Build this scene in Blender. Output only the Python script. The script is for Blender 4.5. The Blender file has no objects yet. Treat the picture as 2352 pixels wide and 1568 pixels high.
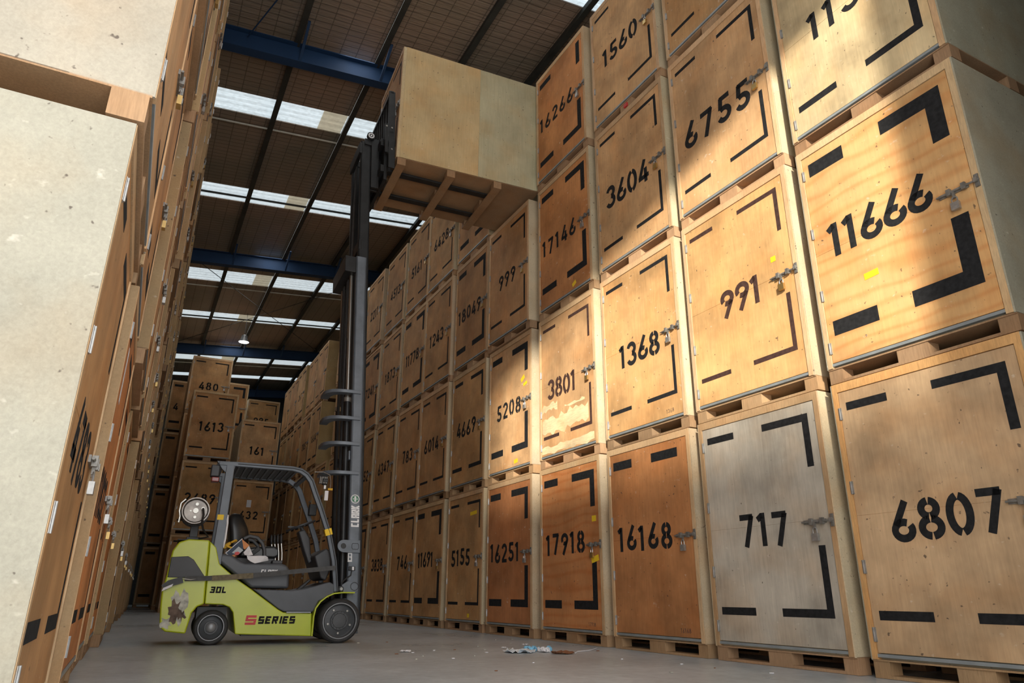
import bpy, bmesh, math, random
from mathutils import Vector, Matrix
C = bpy.context.scene.collection
SC = bpy.context.scene
PI = math.pi
rnd = random.Random(7)

# ------------------------------------------------------------------ camera, sky, sun, daylight
cam = bpy.data.cameras.new('camera')
cam.sensor_fit = 'HORIZONTAL'; cam.sensor_width = 36.0
cam.lens = 36.0 * 1612.92 / 2352
cam.clip_start = 0.05; cam.clip_end = 300
co = bpy.data.objects.new('camera', cam); C.objects.link(co)
_r = Vector((0.88717355, -0.46138625, 0.00676841)); _u = Vector((-0.16237117, -0.29841713, 0.94052263)); _f = Vector((0.4319244, 0.8355058, 0.33966361))
co.matrix_world = Matrix(((_r.x, _u.x, -_f.x, -4.9635), (_r.y, _u.y, -_f.y, 0.0), (_r.z, _u.z, -_f.z, 0.55098), (0, 0, 0, 1)))
SC.camera = co
SC.view_settings.view_transform = 'Standard'; SC.view_settings.look = 'None'
SC.view_settings.gamma = 1.0; SC.view_settings.use_curve_mapping = False
SC.view_settings.exposure = 0.06
wd = bpy.data.worlds.new('sky'); SC.world = wd; wd.use_nodes = True
wd.node_tree.nodes['Background'].inputs[0].default_value = (0.62, 0.76, 0.95, 1)
wd.node_tree.nodes['Background'].inputs[1].default_value = 0.8
sl = bpy.data.lights.new('sun', 'SUN'); sl.energy = 8.0; sl.angle = math.radians(2.6); sl.color = (1.0, 0.93, 0.80)
so = bpy.data.objects.new('sun', sl); C.objects.link(so)
SUN = Vector((0.55, 0.82, -0.251)).normalized()
so.rotation_euler = SUN.to_track_quat('-Z', 'Y').to_euler()
dl = bpy.data.lights.new('doorway_daylight', 'AREA'); dl.shape = 'RECTANGLE'; dl.size = 5.0; dl.size_y = 6.6
dl.energy = 400; dl.color = (1.0, 0.97, 0.93)
do = bpy.data.objects.new('doorway_daylight', dl); C.objects.link(do)
do.location = (-5.05, -0.95, 3.5); do.rotation_euler = (PI / 2, 0, 0)      # in the doorway, shining in (+y)
do.rotation_euler = Vector((0, 1, 0)).to_track_quat('-Z', 'Z').to_euler()

def daylight_or_fill(name, loc, to, sx, sy, energy, col):
    l = bpy.data.lights.new(name, 'AREA'); l.shape = 'RECTANGLE'; l.size = sx; l.size_y = sy; l.energy = energy; l.color = col
    o = bpy.data.objects.new(name, l); C.objects.link(o); o.location = loc; o.rotation_euler = Vector(to).to_track_quat('-Z', 'Y').to_euler()
# added fill light outside the doorway, aimed up and in to brighten the ceiling
daylight_or_fill('ceiling_fill', (-4.5, -2.2, .08), (0, .55, .83), 4.5, 2.0, 160, (1.0, .93, .82))
# daylight under the roof skylights; the nearest light is added, no skylight above it
for _y, _w in ((4.0, .8), (8.4, .6), (14.0, .76), (18.06, .8), (23.9, 1.0), (27.9, .85), (33.6, 1.0), (36.7, .6)):
    daylight_or_fill('skylight_and_fill', (-2.5, _y, 10.66), (.09, 0, -1), 10.5, _w, 48 * _w, (.97, .98, .96))

# ------------------------------------------------------------------ materials
MATS = {}
def new_mat(name):
    m = bpy.data.materials.new(name); m.use_nodes = True
    MATS[name] = m
    nt = m.node_tree; return m, nt, nt.nodes['Principled BSDF']
def N(nt, t, **kw):
    n = nt.nodes.new(t)
    for k, v in kw.items():
        if k[0] == '_': setattr(n, k[1:], v)
        else: n.inputs[k].default_value = v
    return n
def simple(name, col, rough=0.5, metal=0.0, emit=0, var=0.12, scale=8.0, spec=0.5):
    m, nt, b = new_mat(name)
    tc = N(nt, 'ShaderNodeTexCoord'); no = N(nt, 'ShaderNodeTexNoise', Scale=scale, Detail=4.0)
    nt.links.new(tc.outputs['Object'], no.inputs['Vector'])
    mr = N(nt, 'ShaderNodeMapRange'); mr.inputs['From Min'].default_value = .3; mr.inputs['From Max'].default_value = .7
    mr.inputs['To Min'].default_value = 1 - var; mr.inputs['To Max'].default_value = 1 + var
    nt.links.new(no.outputs['Fac'], mr.inputs['Value'])
    vm = N(nt, 'ShaderNodeVectorMath', _operation='SCALE'); vm.inputs[0].default_value = col
    nt.links.new(mr.outputs['Result'], vm.inputs['Scale'])
    nt.links.new(vm.outputs['Vector'], b.inputs['Base Color'])
    b.inputs['Roughness'].default_value = rough; b.inputs['Metallic'].default_value = metal
    b.inputs['Specular IOR Level'].default_value = spec
    if emit:
        b.inputs['Emission Color'].default_value = (*col, 1); b.inputs['Emission Strength'].default_value = emit
    return m
def wood(name, grain=(9, 9, 0.7), amp=0.22, blotch=0.25, rough=0.68, figure=False, specks=True):
    """plywood / timber: the object's own colour with grain, blotches, nail marks and scuffs"""
    m, nt, b = new_mat(name); L = nt.links.new
    oi = N(nt, 'ShaderNodeObjectInfo'); tc = N(nt, 'ShaderNodeTexCoord')
    mul = N(nt, 'ShaderNodeMath', _operation='MULTIPLY'); mul.inputs[1].default_value = 37.0
    L(oi.outputs['Random'], mul.inputs[0])
    add = N(nt, 'ShaderNodeVectorMath', _operation='ADD'); L(tc.outputs['Object'], add.inputs[0]); L(mul.outputs[0], add.inputs[1])
    mp = N(nt, 'ShaderNodeMapping'); mp.inputs['Scale'].default_value = grain; L(add.outputs[0], mp.inputs['Vector'])
    n1 = N(nt, 'ShaderNodeTexNoise', Scale=5.0, Detail=6.0, Roughness=0.65, Distortion=0.4); L(mp.outputs[0], n1.inputs['Vector'])
    n2 = N(nt, 'ShaderNodeTexNoise', Scale=1.6, Detail=4.0, Roughness=0.6); L(add.outputs[0], n2.inputs['Vector'])
    mr = N(nt, 'ShaderNodeMapRange'); L(n1.outputs['Fac'], mr.inputs['Value'])
    for k, v in zip(('From Min', 'From Max', 'To Min', 'To Max'), (.3, .7, 1 - amp, 1 + amp * .6)): mr.inputs[k].default_value = v
    mr2 = N(nt, 'ShaderNodeMapRange'); L(n2.outputs['Fac'], mr2.inputs['Value'])
    for k, v in zip(('From Min', 'From Max', 'To Min', 'To Max'), (.32, .68, 1 - blotch, 1 + blotch * .6)): mr2.inputs[k].default_value = v
    mm = N(nt, 'ShaderNodeMath', _operation='MULTIPLY'); L(mr.outputs[0], mm.inputs[0]); L(mr2.outputs[0], mm.inputs[1])
    vs = N(nt, 'ShaderNodeVectorMath', _operation='SCALE'); L(oi.outputs['Color'], vs.inputs[0]); L(mm.outputs[0], vs.inputs['Scale'])
    out = vs.outputs['Vector']
    # warm / cool drift of the veneer
    n3 = N(nt, 'ShaderNodeTexNoise', Scale=2.3, Detail=3.0); ad2 = N(nt, 'ShaderNodeVectorMath', _operation='ADD'); ad2.inputs[1].default_value = (11, 5, 3)
    L(add.outputs[0], ad2.inputs[0]); L(ad2.outputs[0], n3.inputs['Vector'])
    mr3 = N(nt, 'ShaderNodeMapRange'); L(n3.outputs['Fac'], mr3.inputs['Value'])
    for k, v in zip(('From Min', 'From Max', 'To Min', 'To Max'), (.45, .7, 0, .55)): mr3.inputs[k].default_value = v
    mx = N(nt, 'ShaderNodeMix', _data_type='RGBA', _blend_type='MULTIPLY'); mx.inputs[7].default_value = (1.0, .82, .66, 1)
    L(mr3.outputs[0], mx.inputs[0]); L(out, mx.inputs[6]); out = mx.outputs[2]
    if figure:
        mpw = N(nt, 'ShaderNodeMapping'); mpw.inputs['Scale'].default_value = (.55, 1, 1.6); L(add.outputs[0], mpw.inputs['Vector'])
        wv = N(nt, 'ShaderNodeTexWave', Scale=1.5, Distortion=16.0, Detail=3.0); wv.inputs['Detail Scale'].default_value = 0.5; wv.bands_direction = 'Z'
        L(mpw.outputs[0], wv.inputs['Vector'])
        pw = N(nt, 'ShaderNodeMath', _operation='POWER'); pw.inputs[1].default_value = 3.0; L(wv.outputs['Fac'], pw.inputs[0])
        sc = N(nt, 'ShaderNodeMath', _operation='MULTIPLY'); sc.inputs[1].default_value = .42; L(pw.outputs[0], sc.inputs[0])
        mxf = N(nt, 'ShaderNodeMix', _data_type='RGBA', _blend_type='MULTIPLY'); mxf.inputs[7].default_value = (.82, .55, .36, 1)
        L(sc.outputs[0], mxf.inputs[0]); L(out, mxf.inputs[6]); out = mxf.outputs[2]
    if specks:
        n4 = N(nt, 'ShaderNodeTexNoise', Scale=26.0, Detail=2.0); L(add.outputs[0], n4.inputs['Vector'])
        r4 = N(nt, 'ShaderNodeMapRange'); L(n4.outputs['Fac'], r4.inputs['Value'])
        for k, v in zip(('From Min', 'From Max', 'To Min', 'To Max'), (.70, .76, 0, .8)): r4.inputs[k].default_value = v
        mx4 = N(nt, 'ShaderNodeMix', _data_type='RGBA'); mx4.inputs[7].default_value = (.07, .05, .04, 1)
        L(r4.outputs[0], mx4.inputs[0]); L(out, mx4.inputs[6]); out = mx4.outputs[2]
        mp5 = N(nt, 'ShaderNodeMapping'); mp5.inputs['Scale'].default_value = (14, 14, 20); L(ad2.outputs[0], mp5.inputs['Vector'])
        n5 = N(nt, 'ShaderNodeTexNoise', Scale=1.0, Detail=3.0); L(mp5.outputs[0], n5.inputs['Vector'])
        r5 = N(nt, 'ShaderNodeMapRange'); L(n5.outputs['Fac'], r5.inputs['Value'])
        for k, v in zip(('From Min', 'From Max', 'To Min', 'To Max'), (.68, .80, 0, .5)): r5.inputs[k].default_value = v
        mx5 = N(nt, 'ShaderNodeMix', _data_type='RGBA'); mx5.inputs[7].default_value = (.75, .68, .58, 1)
        L(r5.outputs[0], mx5.inputs[0]); L(out, mx5.inputs[6]); out = mx5.outputs[2]
    L(out, b.inputs['Base Color'])
    b.inputs['Roughness'].default_value = rough; b.inputs['Specular IOR Level'].default_value = .2
    bp = N(nt, 'ShaderNodeBump', Strength=.12, Distance=.01); L(n1.outputs['Fac'], bp.inputs['Height']); L(bp.outputs[0], b.inputs['Normal'])
    return m
wood('door_plywood', amp=.13, blotch=.34); wood('figured_plywood', figure=True, amp=.09, blotch=.25); wood('weathered_plywood', amp=.14, blotch=.3); wood('side_plywood', grain=(1.2, 14, 14), amp=.12, blotch=.16, rough=.7)
wood('side_plywood_upright', grain=(9, 9, .6), amp=.1, blotch=.15, rough=.7)
wood('timber', grain=(20, 20, 2), amp=.2, blotch=.2, rough=.7, specks=False)
wood('torn_plywood', grain=(1.5, 9, 12), amp=.2, blotch=.3, rough=.8, specks=False)
simple('black_paint', (.018, .018, .019), .85, var=.3, scale=30, spec=.15)
simple('brown_paint', (.06, .032, .026), .85, var=.3, scale=30, spec=.15)
simple('yellow_paper', (.85, .58, .02), .6, var=.06)
simple('white_paper', (.74, .75, .78), .7, var=.05)
simple('ink', (.03, .03, .04), .6)
simple('steel', (.42, .42, .41), .4, .7, var=.25, scale=20)
simple('dull_steel', (.26, .25, .23), .5, .6, var=.3, scale=20)
simple('brass', (.52, .36, .14), .35, .8)
simple('sill_metal', (.30, .33, .34), .45, .3)
simple('beam_blue', (.008, .038, .105), .7, var=.15, scale=2)
simple('purlin_steel', (.035, .035, .030), .75, .0, var=.3, scale=3)
simple('conduit_white', (.62, .60, .52), .5)
simple('lime_paint', (.45, .53, .018), .32, var=.07, scale=4)
simple('mast_paint', (.13, .155, .185), .42, .1, var=.18, scale=6)
simple('guard_paint', (.085, .10, .12), .4, .1, var=.1)
simple('dark_plastic', (.040, .043, .048), .5, var=.12)
simple('hood_plastic', (.075, .085, .10), .48, var=.12, scale=5)
simple('black_vinyl', (.014, .015, .016), .38, var=.2)
simple('rubber', (.026, .027, .028), .75, var=.3, scale=12)
simple('rim_grey', (.060, .066, .072), .5, .1, var=.2)
simple('rim_edge', (.20, .21, .22), .4, .4)
simple('tank_metal', (.40, .37, .34), .5, .55, var=.3, scale=10)
simple('chrome', (.34, .33, .30), .3, .8, var=.05)
simple('black_steel', (.020, .021, .022), .45, .3, var=.3)
simple('white_decal', (.80, .82, .84), .5, var=.03)
simple('red_decal', (.55, .035, .035), .5, var=.1)
simple('green_decal', (.03, .17, .09), .5)
simple('red_lens', (.22, .03, .025), .25)
simple('strap_grey', (.075, .078, .08), .8, var=.2, scale=20)
simple('strap_tan', (.16, .135, .085), .85, var=.25, scale=30)
simple('scraped_paint', (.12, .085, .065), .8, var=.5, scale=14)
simple('bare_metal_scrape', (.42, .42, .36), .6, .2, var=.4, scale=18)
simple('glove_yellow', (.62, .36, .03), .8, var=.2)
simple('box_navy', (.02, .04, .075), .6); simple('box_orange', (.62, .25, .09), .7); simple('box_grey', (.40, .45, .48), .6)
simple('blue_film', (.22, .52, .75), .3, var=.3, scale=30); simple('pale_film', (.66, .74, .80), .3, var=.2, scale=30)
simple('card_brown', (.22, .09, .04), .85, var=.2)
simple('lamp_shell', (.10, .10, .10), .4, .5)
simple('lamp_glow', (1.0, .98, .92), .5, emit=9.0, var=0)
simple('wall_sheet', (.20, .20, .19), .7, .0, var=.1)
simple('wall_sheet_shaded', (.05, .052, .052), .8)  # wall sheet colour darkened to paint in the gloom of the far end
simple('sun_blocker_sheet', (.30, .29, .27), .8)

def concrete():
    m, nt, b = new_mat('concrete'); L = nt.links.new
    tc = N(nt, 'ShaderNodeTexCoord')
    n1 = N(nt, 'ShaderNodeTexNoise', Scale=.55, Detail=6.0, Roughness=.6); L(tc.outputs['Object'], n1.inputs['Vector'])
    n2 = N(nt, 'ShaderNodeTexNoise', Scale=9.0, Detail=5.0, Roughness=.7); L(tc.outputs['Object'], n2.inputs['Vector'])
    cr = N(nt, 'ShaderNodeValToRGB'); L(n1.outputs['Fac'], cr.inputs[0])
    cr.color_ramp.elements[0].position = .3; cr.color_ramp.elements[0].color = (.40, .45, .475, 1)
    cr.color_ramp.elements[1].position = .7; cr.color_ramp.elements[1].color = (.54, .585, .615, 1)
    mr = N(nt, 'ShaderNodeMapRange'); L(n2.outputs['Fac'], mr.inputs['Value'])
    for k, v in zip(('From Min', 'From Max', 'To Min', 'To Max'), (.3, .7, .8, 1.15)): mr.inputs[k].default_value = v
    vs = N(nt, 'ShaderNodeVectorMath', _operation='SCALE'); L(cr.outputs[0], vs.inputs[0]); L(mr.outputs[0], vs.inputs['Scale'])
    mp = N(nt, 'ShaderNodeMapping'); mp.inputs['Scale'].default_value = (1.3, 16, 1); mp.inputs['Rotation'].default_value = (0, 0, .25); L(tc.outputs['Object'], mp.inputs['Vector'])
    n3 = N(nt, 'ShaderNodeTexNoise', Scale=1.3, Detail=4.0); L(mp.outputs[0], n3.inputs['Vector'])
    r3 = N(nt, 'ShaderNodeMapRange'); L(n3.outputs['Fac'], r3.inputs['Value'])
    for k, v in zip(('From Min', 'From Max', 'To Min', 'To Max'), (.66, .74, 0, .35)): r3.inputs[k].default_value = v
    mx = N(nt, 'ShaderNodeMix', _data_type='RGBA'); mx.inputs[7].default_value = (.42, .42, .42, 1); L(r3.outputs[0], mx.inputs[0]); L(vs.outputs[0], mx.inputs[6])
    L(mx.outputs[2], b.inputs['Base Color'])
    r4 = N(nt, 'ShaderNodeMapRange'); L(n1.outputs['Fac'], r4.inputs['Value'])
    for k, v in zip(('From Min', 'From Max', 'To Min', 'To Max'), (.3, .7, .24, .42)): r4.inputs[k].default_value = v
    L(r4.outputs[0], b.inputs['Roughness'])
    bp = N(nt, 'ShaderNodeBump', Strength=.15, Distance=.01); L(n2.outputs['Fac'], bp.inputs['Height']); L(bp.outputs[0], b.inputs['Normal'])
concrete()
def foil():
    m, nt, b = new_mat('roof_foil'); L = nt.links.new
    tc = N(nt, 'ShaderNodeTexCoord')
    mp = N(nt, 'ShaderNodeMapping'); mp.inputs['Scale'].default_value = (.5, 5, 1); L(tc.outputs['Object'], mp.inputs['Vector'])
    n1 = N(nt, 'ShaderNodeTexNoise', Scale=1.6, Detail=6.0, Roughness=.65, Distortion=.8); L(mp.outputs[0], n1.inputs['Vector'])
    n2 = N(nt, 'ShaderNodeTexNoise', Scale=.35, Detail=3.0); L(tc.outputs['Object'], n2.inputs['Vector'])
    cr = N(nt, 'ShaderNodeValToRGB'); L(n2.outputs['Fac'], cr.inputs[0])
    cr.color_ramp.elements[0].position = .35; cr.color_ramp.elements[0].color = (.25, .22, .17, 1)
    cr.color_ramp.elements[1].position = .65; cr.color_ramp.elements[1].color = (.44, .31, .235, 1)
    br = N(nt, 'ShaderNodeTexBrick', Scale=1.0); br.offset = 0.0; br.inputs['Brick Width'].default_value = .32; br.inputs['Row Height'].default_value = .15; br.inputs['Mortar Size'].default_value = .010
    br.inputs['Color1'].default_value = (1, 1, 1, 1); br.inputs['Color2'].default_value = (1, 1, 1, 1); br.inputs['Mortar'].default_value = (.5, .5, .5, 1)
    L(tc.outputs['Object'], br.inputs['Vector'])
    mx = N(nt, 'ShaderNodeMix', _data_type='RGBA', _blend_type='MULTIPLY'); mx.inputs[0].default_value = 1
    L(cr.outputs[0], mx.inputs[6]); L(br.outputs['Color'], mx.inputs[7])
    r3 = N(nt, 'ShaderNodeMapRange'); L(n1.outputs['Fac'], r3.inputs['Value'])
    for k, v in zip(('From Min', 'From Max', 'To Min', 'To Max'), (.66, .72, 0, .7)): r3.inputs[k].default_value = v
    mx2 = N(nt, 'ShaderNodeMix', _data_type='RGBA'); mx2.inputs[7].default_value = (.40, .36, .30, 1); L(r3.outputs[0], mx2.inputs[0]); L(mx.outputs[2], mx2.inputs[6])
    L(mx2.outputs[2], b.inputs['Base Color']); b.inputs['Roughness'].default_value = .42; b.inputs['Metallic'].default_value = .1
    bp = N(nt, 'ShaderNodeBump', Strength=.7, Distance=.05); L(n1.outputs['Fac'], bp.inputs['Height']); L(bp.outputs[0], b.inputs['Normal'])
foil()
def skylight(name, col, st):
    m, nt, b = new_mat(name); L = nt.links.new
    tc = N(nt, 'ShaderNodeTexCoord'); n = N(nt, 'ShaderNodeTexNoise', Scale=14.0, Detail=4.0); L(tc.outputs['Object'], n.inputs['Vector'])
    wv = N(nt, 'ShaderNodeTexWave', Scale=1.6); wv.bands_direction = 'Y'; L(tc.outputs['Object'], wv.inputs['Vector'])
    ad = N(nt, 'ShaderNodeMath', _operation='MULTIPLY_ADD'); ad.inputs[1].default_value = .35; L(wv.outputs['Fac'], ad.inputs[0]); L(n.outputs['Fac'], ad.inputs[2])
    mr = N(nt, 'ShaderNodeMapRange'); L(ad.outputs[0], mr.inputs['Value'])
    for k, v in zip(('From Min', 'From Max', 'To Min', 'To Max'), (.35, 1.0, st * .62, st * 1.12)): mr.inputs[k].default_value = v
    b.inputs['Base Color'].default_value = (*col, 1); b.inputs['Roughness'].default_value = .5
    b.inputs['Emission Color'].default_value = (*col, 1); L(mr.outputs[0], b.inputs['Emission Strength'])
skylight('skylight_sheet', (.80, .90, .95), .60)
skylight('skylight_stained', (.62, .58, .45), .42)

# ------------------------------------------------------------------ mesh helpers
class MB:
    def __init__(s): s.v = []; s.f = []
    def box(s, x0, x1, y0, y1, z0, z1):
        n = len(s.v)
        s.v += [(x0, y0, z0), (x1, y0, z0), (x1, y1, z0), (x0, y1, z0), (x0, y0, z1), (x1, y0, z1), (x1, y1, z1), (x0, y1, z1)]
        s.f += [tuple(n + i for i in q) for q in ((0, 3, 2, 1), (4, 5, 6, 7), (0, 1, 5, 4), (1, 2, 6, 5), (2, 3, 7, 6), (3, 0, 4, 7))]
        return s
    def loft(s, rings, cap=True, close=False):
        n = len(s.v); k = len(rings[0])
        for r in rings: s.v += [tuple(p) for p in r]
        m = len(rings)
        for i in range(m if close else m - 1):
            a = n + i * k; b_ = n + ((i + 1) % m) * k
            for j in range(k): s.f.append((a + j, a + (j + 1) % k, b_ + (j + 1) % k, b_ + j))
        if cap and not close:
            s.f.append(tuple(n + j for j in reversed(range(k)))); s.f.append(tuple(n + (m - 1) * k + j for j in range(k)))
        return s
    def prism(s, poly, y0, y1):      # polygon in x,z pushed along y
        s.loft([[(x, y0, z) for x, z in poly], [(x, y1, z) for x, z in poly]]); return s
    def plan(s, poly, z0, z1):       # polygon in x,y pushed along z
        s.loft([[(x, y, z0) for x, y in poly], [(x, y, z1) for x, y in poly]]); return s
    def tube(s, pts, r, n=8, close=False):
        pts = [Vector(p) for p in pts]; rings = []; m = len(pts); prev = None
        for i, p in enumerate(pts):
            if close: t = pts[(i + 1) % m] - pts[i - 1]
            else: t = pts[min(i + 1, m - 1)] - pts[max(i - 1, 0)]
            t.normalize()
            a = prev if prev is not None else (Vector((0, 0, 1)) if abs(t.z) < .9 else Vector((1, 0, 0)))
            u = (a - t * a.dot(t)).normalized(); prev = u; w = t.cross(u)
            rr = r[i] if isinstance(r, (list, tuple)) else r
            rings.append([p + (u * math.cos(2 * PI * j / n) + w * math.sin(2 * PI * j / n)) * rr for j in range(n)])
        return s.loft(rings, close=close)
    def sweep(s, pts, a, b_, side=(0, 1, 0)):   # rectangle section: a in the bend plane, b along side
        pts = [Vector(p) for p in pts]; sd = Vector(side); rings = []; m = len(pts)
        for i, p in enumerate(pts):
            d0 = (pts[i] - pts[i - 1]).normalized() if i else (pts[1] - pts[0]).normalized()
            d1 = (pts[i + 1] - pts[i]).normalized() if i < m - 1 else d0
            t = (d0 + d1).normalized(); nn = t.cross(sd).normalized(); k = 1 / max(.4, math.sqrt(max(0, (1 + d0.dot(d1)) / 2)))
            aa = a[i] if isinstance(a, (list, tuple)) else a
            rings.append([p + nn * aa / 2 * k + sd * b_ / 2, p + nn * aa / 2 * k - sd * b_ / 2, p - nn * aa / 2 * k - sd * b_ / 2, p - nn * aa / 2 * k + sd * b_ / 2])
        return s.loft(rings)
    def lathe(s, prof, c, n=40, axis='y'):     # profile (radius, along)
        rings = []
        for j in range(n):
            a = 2 * PI * j / n
            if axis == 'y': rings.append([(c[0] + r * math.cos(a), c[1] + h, c[2] + r * math.sin(a)) for r, h in prof])
            elif axis == 'z': rings.append([(c[0] + r * math.cos(a), c[1] + r * math.sin(a), c[2] + h) for r, h in prof])
            else: rings.append([(c[0] + h, c[1] + r * math.cos(a), c[2] + r * math.sin(a)) for r, h in prof])
        n0 = len(s.v); k = len(prof)
        for r in rings: s.v += r
        for j in range(n):
            a = n0 + j * k; b_ = n0 + ((j + 1) % n) * k
            for i in range(k - 1): s.f.append((a + i, b_ + i, b_ + i + 1, a + i + 1))
        return s
    def disc(s, c, r, h, n=24, axis='y'):
        return s.lathe([(0.0001, 0), (r, 0), (r, h), (0.0001, h)], c, n, axis)
    def ribbon(s, pts, w, org, ex, ez, en, th):   # flat stroke of width w in the plane (ex,ez), standing th off it
        ring = []; m = len(pts); lft = []; rgt = []
        for i in range(m):
            x, z = pts[i]
            def dr(a, b_):
                l = math.hypot(b_[0] - a[0], b_[1] - a[1]) or 1e-9; return ((b_[0] - a[0]) / l, (b_[1] - a[1]) / l)
            d0 = dr(pts[i - 1], pts[i]) if i else dr(pts[0], pts[1])
            d1 = dr(pts[i], pts[i + 1]) if i < m - 1 else d0
            nx, nz = -(d0[1] + d1[1]), d0[0] + d1[0]; l = math.hypot(nx, nz) or 1e-9; nx /= l; nz /= l
            k = min(1.6, 1 / max(.3, nx * -d0[1] + nz * d0[0])) * w / 2
            lft.append((x + nx * k, z + nz * k)); rgt.append((x - nx * k, z - nz * k))
        n = len(s.v)
        P = lambda q, o: tuple(org[i] + ex[i] * q[0] + ez[i] * q[1] + en[i] * o for i in range(3))
        for l_, r_ in zip(lft, rgt): s.v += [P(l_, th), P(r_, th), P(r_, 0), P(l_, 0)]
        for i in range(m - 1):
            a = n + i * 4; b_ = a + 4
            s.f += [(a, a + 1, b_ + 1, b_), (a + 1, a + 2, b_ + 2, b_ + 1), (a + 3, a, b_, b_ + 3)]
        e = n + (m - 1) * 4
        s.f += [(n + 3, n + 2, n + 1, n), (e, e + 1, e + 2, e + 3)]
        return s
    def mesh(s, name, mat, smooth=False):
        me = bpy.data.meshes.new(name); me.from_pydata([tuple(p) for p in s.v], [], s.f)
        bm = bmesh.new(); bm.from_mesh(me); bmesh.ops.recalc_face_normals(bm, faces=bm.faces); bm.to_mesh(me); bm.free()
        me.materials.append(MATS[mat] if isinstance(mat, str) else mat)
        if smooth:
            for p in me.polygons: p.use_smooth = True
        return me
    def build(s, name, mat, parent=None, bevel=0, seg=2, smooth=False, color=None):
        o = link(name, s.mesh(name, mat, smooth), parent, color)
        if bevel:
            b_ = o.modifiers.new('bevel', 'BEVEL'); b_.width = bevel; b_.segments = seg; b_.limit_method = 'ANGLE'; b_.angle_limit = math.radians(35)
            for p in o.data.polygons: p.use_smooth = True
            w_ = o.modifiers.new('normals', 'WEIGHTED_NORMAL'); w_.keep_sharp = True
        elif smooth:
            md = o.modifiers.new('split', 'EDGE_SPLIT'); md.split_angle = math.radians(40)
        return o
def link(name, me, parent=None, color=None):
    o = bpy.data.objects.new(name, me); C.objects.link(o)
    if parent is not None: o.parent = parent
    if color is not None: o.color = (*color, 1)
    return o
def tag(o, label, cat, group=None):
    o['label'] = label; o['category'] = cat
    if group: o['group'] = group
    return o
def thing(name, label, cat, loc=(0, 0, 0), rz=0, group=None):
    o = bpy.data.objects.new(name, None); C.objects.link(o); o.location = loc; o.rotation_euler = (0, 0, rz); o.empty_display_size = .2
    return tag(o, label, cat, group)
def struct(name, mb, mat, parent=None):
    o = mb.build(name, mat, parent)
    if parent is None: o['kind'] = 'structure'
    return o

# ------------------------------------------------------------------ lettering (stroke polylines, cap height 1)
def arc(cx, cz, rx, rz, a0, a1, n=14):
    return [(cx + rx * math.cos(math.radians(a0 + (a1 - a0) * i / n)), cz + rz * math.sin(math.radians(a0 + (a1 - a0) * i / n))) for i in range(n + 1)]
G6 = [[(.40, 1.0), (.115, .40)] , arc(.28, .28, .2, .2, 62, 395, 20)]
GL = {
 '0': [arc(.28, .5, .2, .42, 97, 263), arc(.28, .5, .2, .42, -83, 83)],
 '1': [[(.03, .80), (.20, .93)], [(.21, 0), (.21, 1)]],
 '2': [arc(.28, .71, .2, .21, 172, -38) + [(.09, .09)], [(.05, .08), (.53, .08)]],
 '3': [arc(.26, .715, .19, .205, 165, -75), arc(.26, .29, .205, .21, 82, -165)],
 '4': [[(.37, 1.0), (.08, .26)], [(.02, .25), (.56, .25)], [(.40, .62), (.40, 0)]],
 '5': [[(.50, .92), (.12, .92)], [(.17, .97), (.13, .53)], arc(.26, .30, .205, .22, 128, -160)],
 '6': G6, '7': [[(.03, .92), (.50, .92)], [(.46, .96), (.20, 0)]],
 '8': [arc(.28, .735, .165, .185, 96, 264), arc(.28, .735, .165, .185, -84, 84), arc(.28, .285, .205, .205, 96, 264), arc(.28, .285, .205, .205, -84, 84)],
 '9': [[(.56 - x, 1 - z) for x, z in p] for p in G6],
}
DW = 1.17
def digits(mb, txt, cx, cz, h, adv, org, ex, ez, en, th=.002, wt=.17, jit=.0, rg=None, slope=0):
    n = len(txt); wd_ = [.72 if c == '1' else 1.0 for c in txt]; pos = [0.0]
    for i in range(1, n): pos.append(pos[-1] + adv * (wd_[i - 1] + wd_[i]) / 2 * 1.04)
    tot = pos[-1]
    for i, ch in enumerate(txt):
        ox = cx - tot / 2 + pos[i] - (.20 if ch == '1' else .28) * h; oz = cz - h / 2 + slope * (i - (n - 1) / 2) * adv + (rg.uniform(-jit, jit) if rg else 0)
        for st in GL[ch]: mb.ribbon([(ox + (.28 + (x - .28) * DW) * h, oz + z * h) for x, z in st], wt * h, org, ex, ez, en, th)
LT = {
 'C': [[(.6, .88), (.12, .88), (.12, .12), (.6, .12)]], 'L': [[(.12, 1), (.12, .12), (.58, .12)]],
 'A': [[(.12, 0), (.12, .88), (.56, .88), (.56, 0)], [(.12, .42), (.56, .42)]], 'R': [[(.12, 0), (.12, .88), (.56, .88), (.56, .48), (.12, .48)], [(.34, .48), (.58, 0)]],
 'K': [[(.12, 0), (.12, 1)], [(.56, 1), (.22, .5), (.58, 0)]],
 'S': [[(.62, .88), (.12, .88), (.12, .5), (.58, .5), (.58, .12), (.06, .12)]], 'E': [[(.62, .88), (.12, .88), (.12, .12), (.62, .12)], [(.12, .5), (.56, .5)]],
 'I': [[(.2, 0), (.2, 1)]], '3': [[(.08, .88), (.58, .88), (.58, .12), (.06, .12)], [(.16, .5), (.58, .5)]], '0': [[(.12, .5), (.12, .88), (.58, .88), (.58, .12), (.12, .12), (.12, .5)]],
}
def words(mb, txt, org, ex, ez, en, h, adv, wt=.22, th=.002, slant=0, sx=1):
    cur = 0.0
    for ch in txt:
        o_ = cur; cur += adv * (.5 if ch == 'I' else 1)
        for st in LT[ch]: mb.ribbon([(o_ * h + x * h * sx + slant * z * h, z * h) for x, z in st], wt * h, org, ex, ez, en, th)

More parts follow.
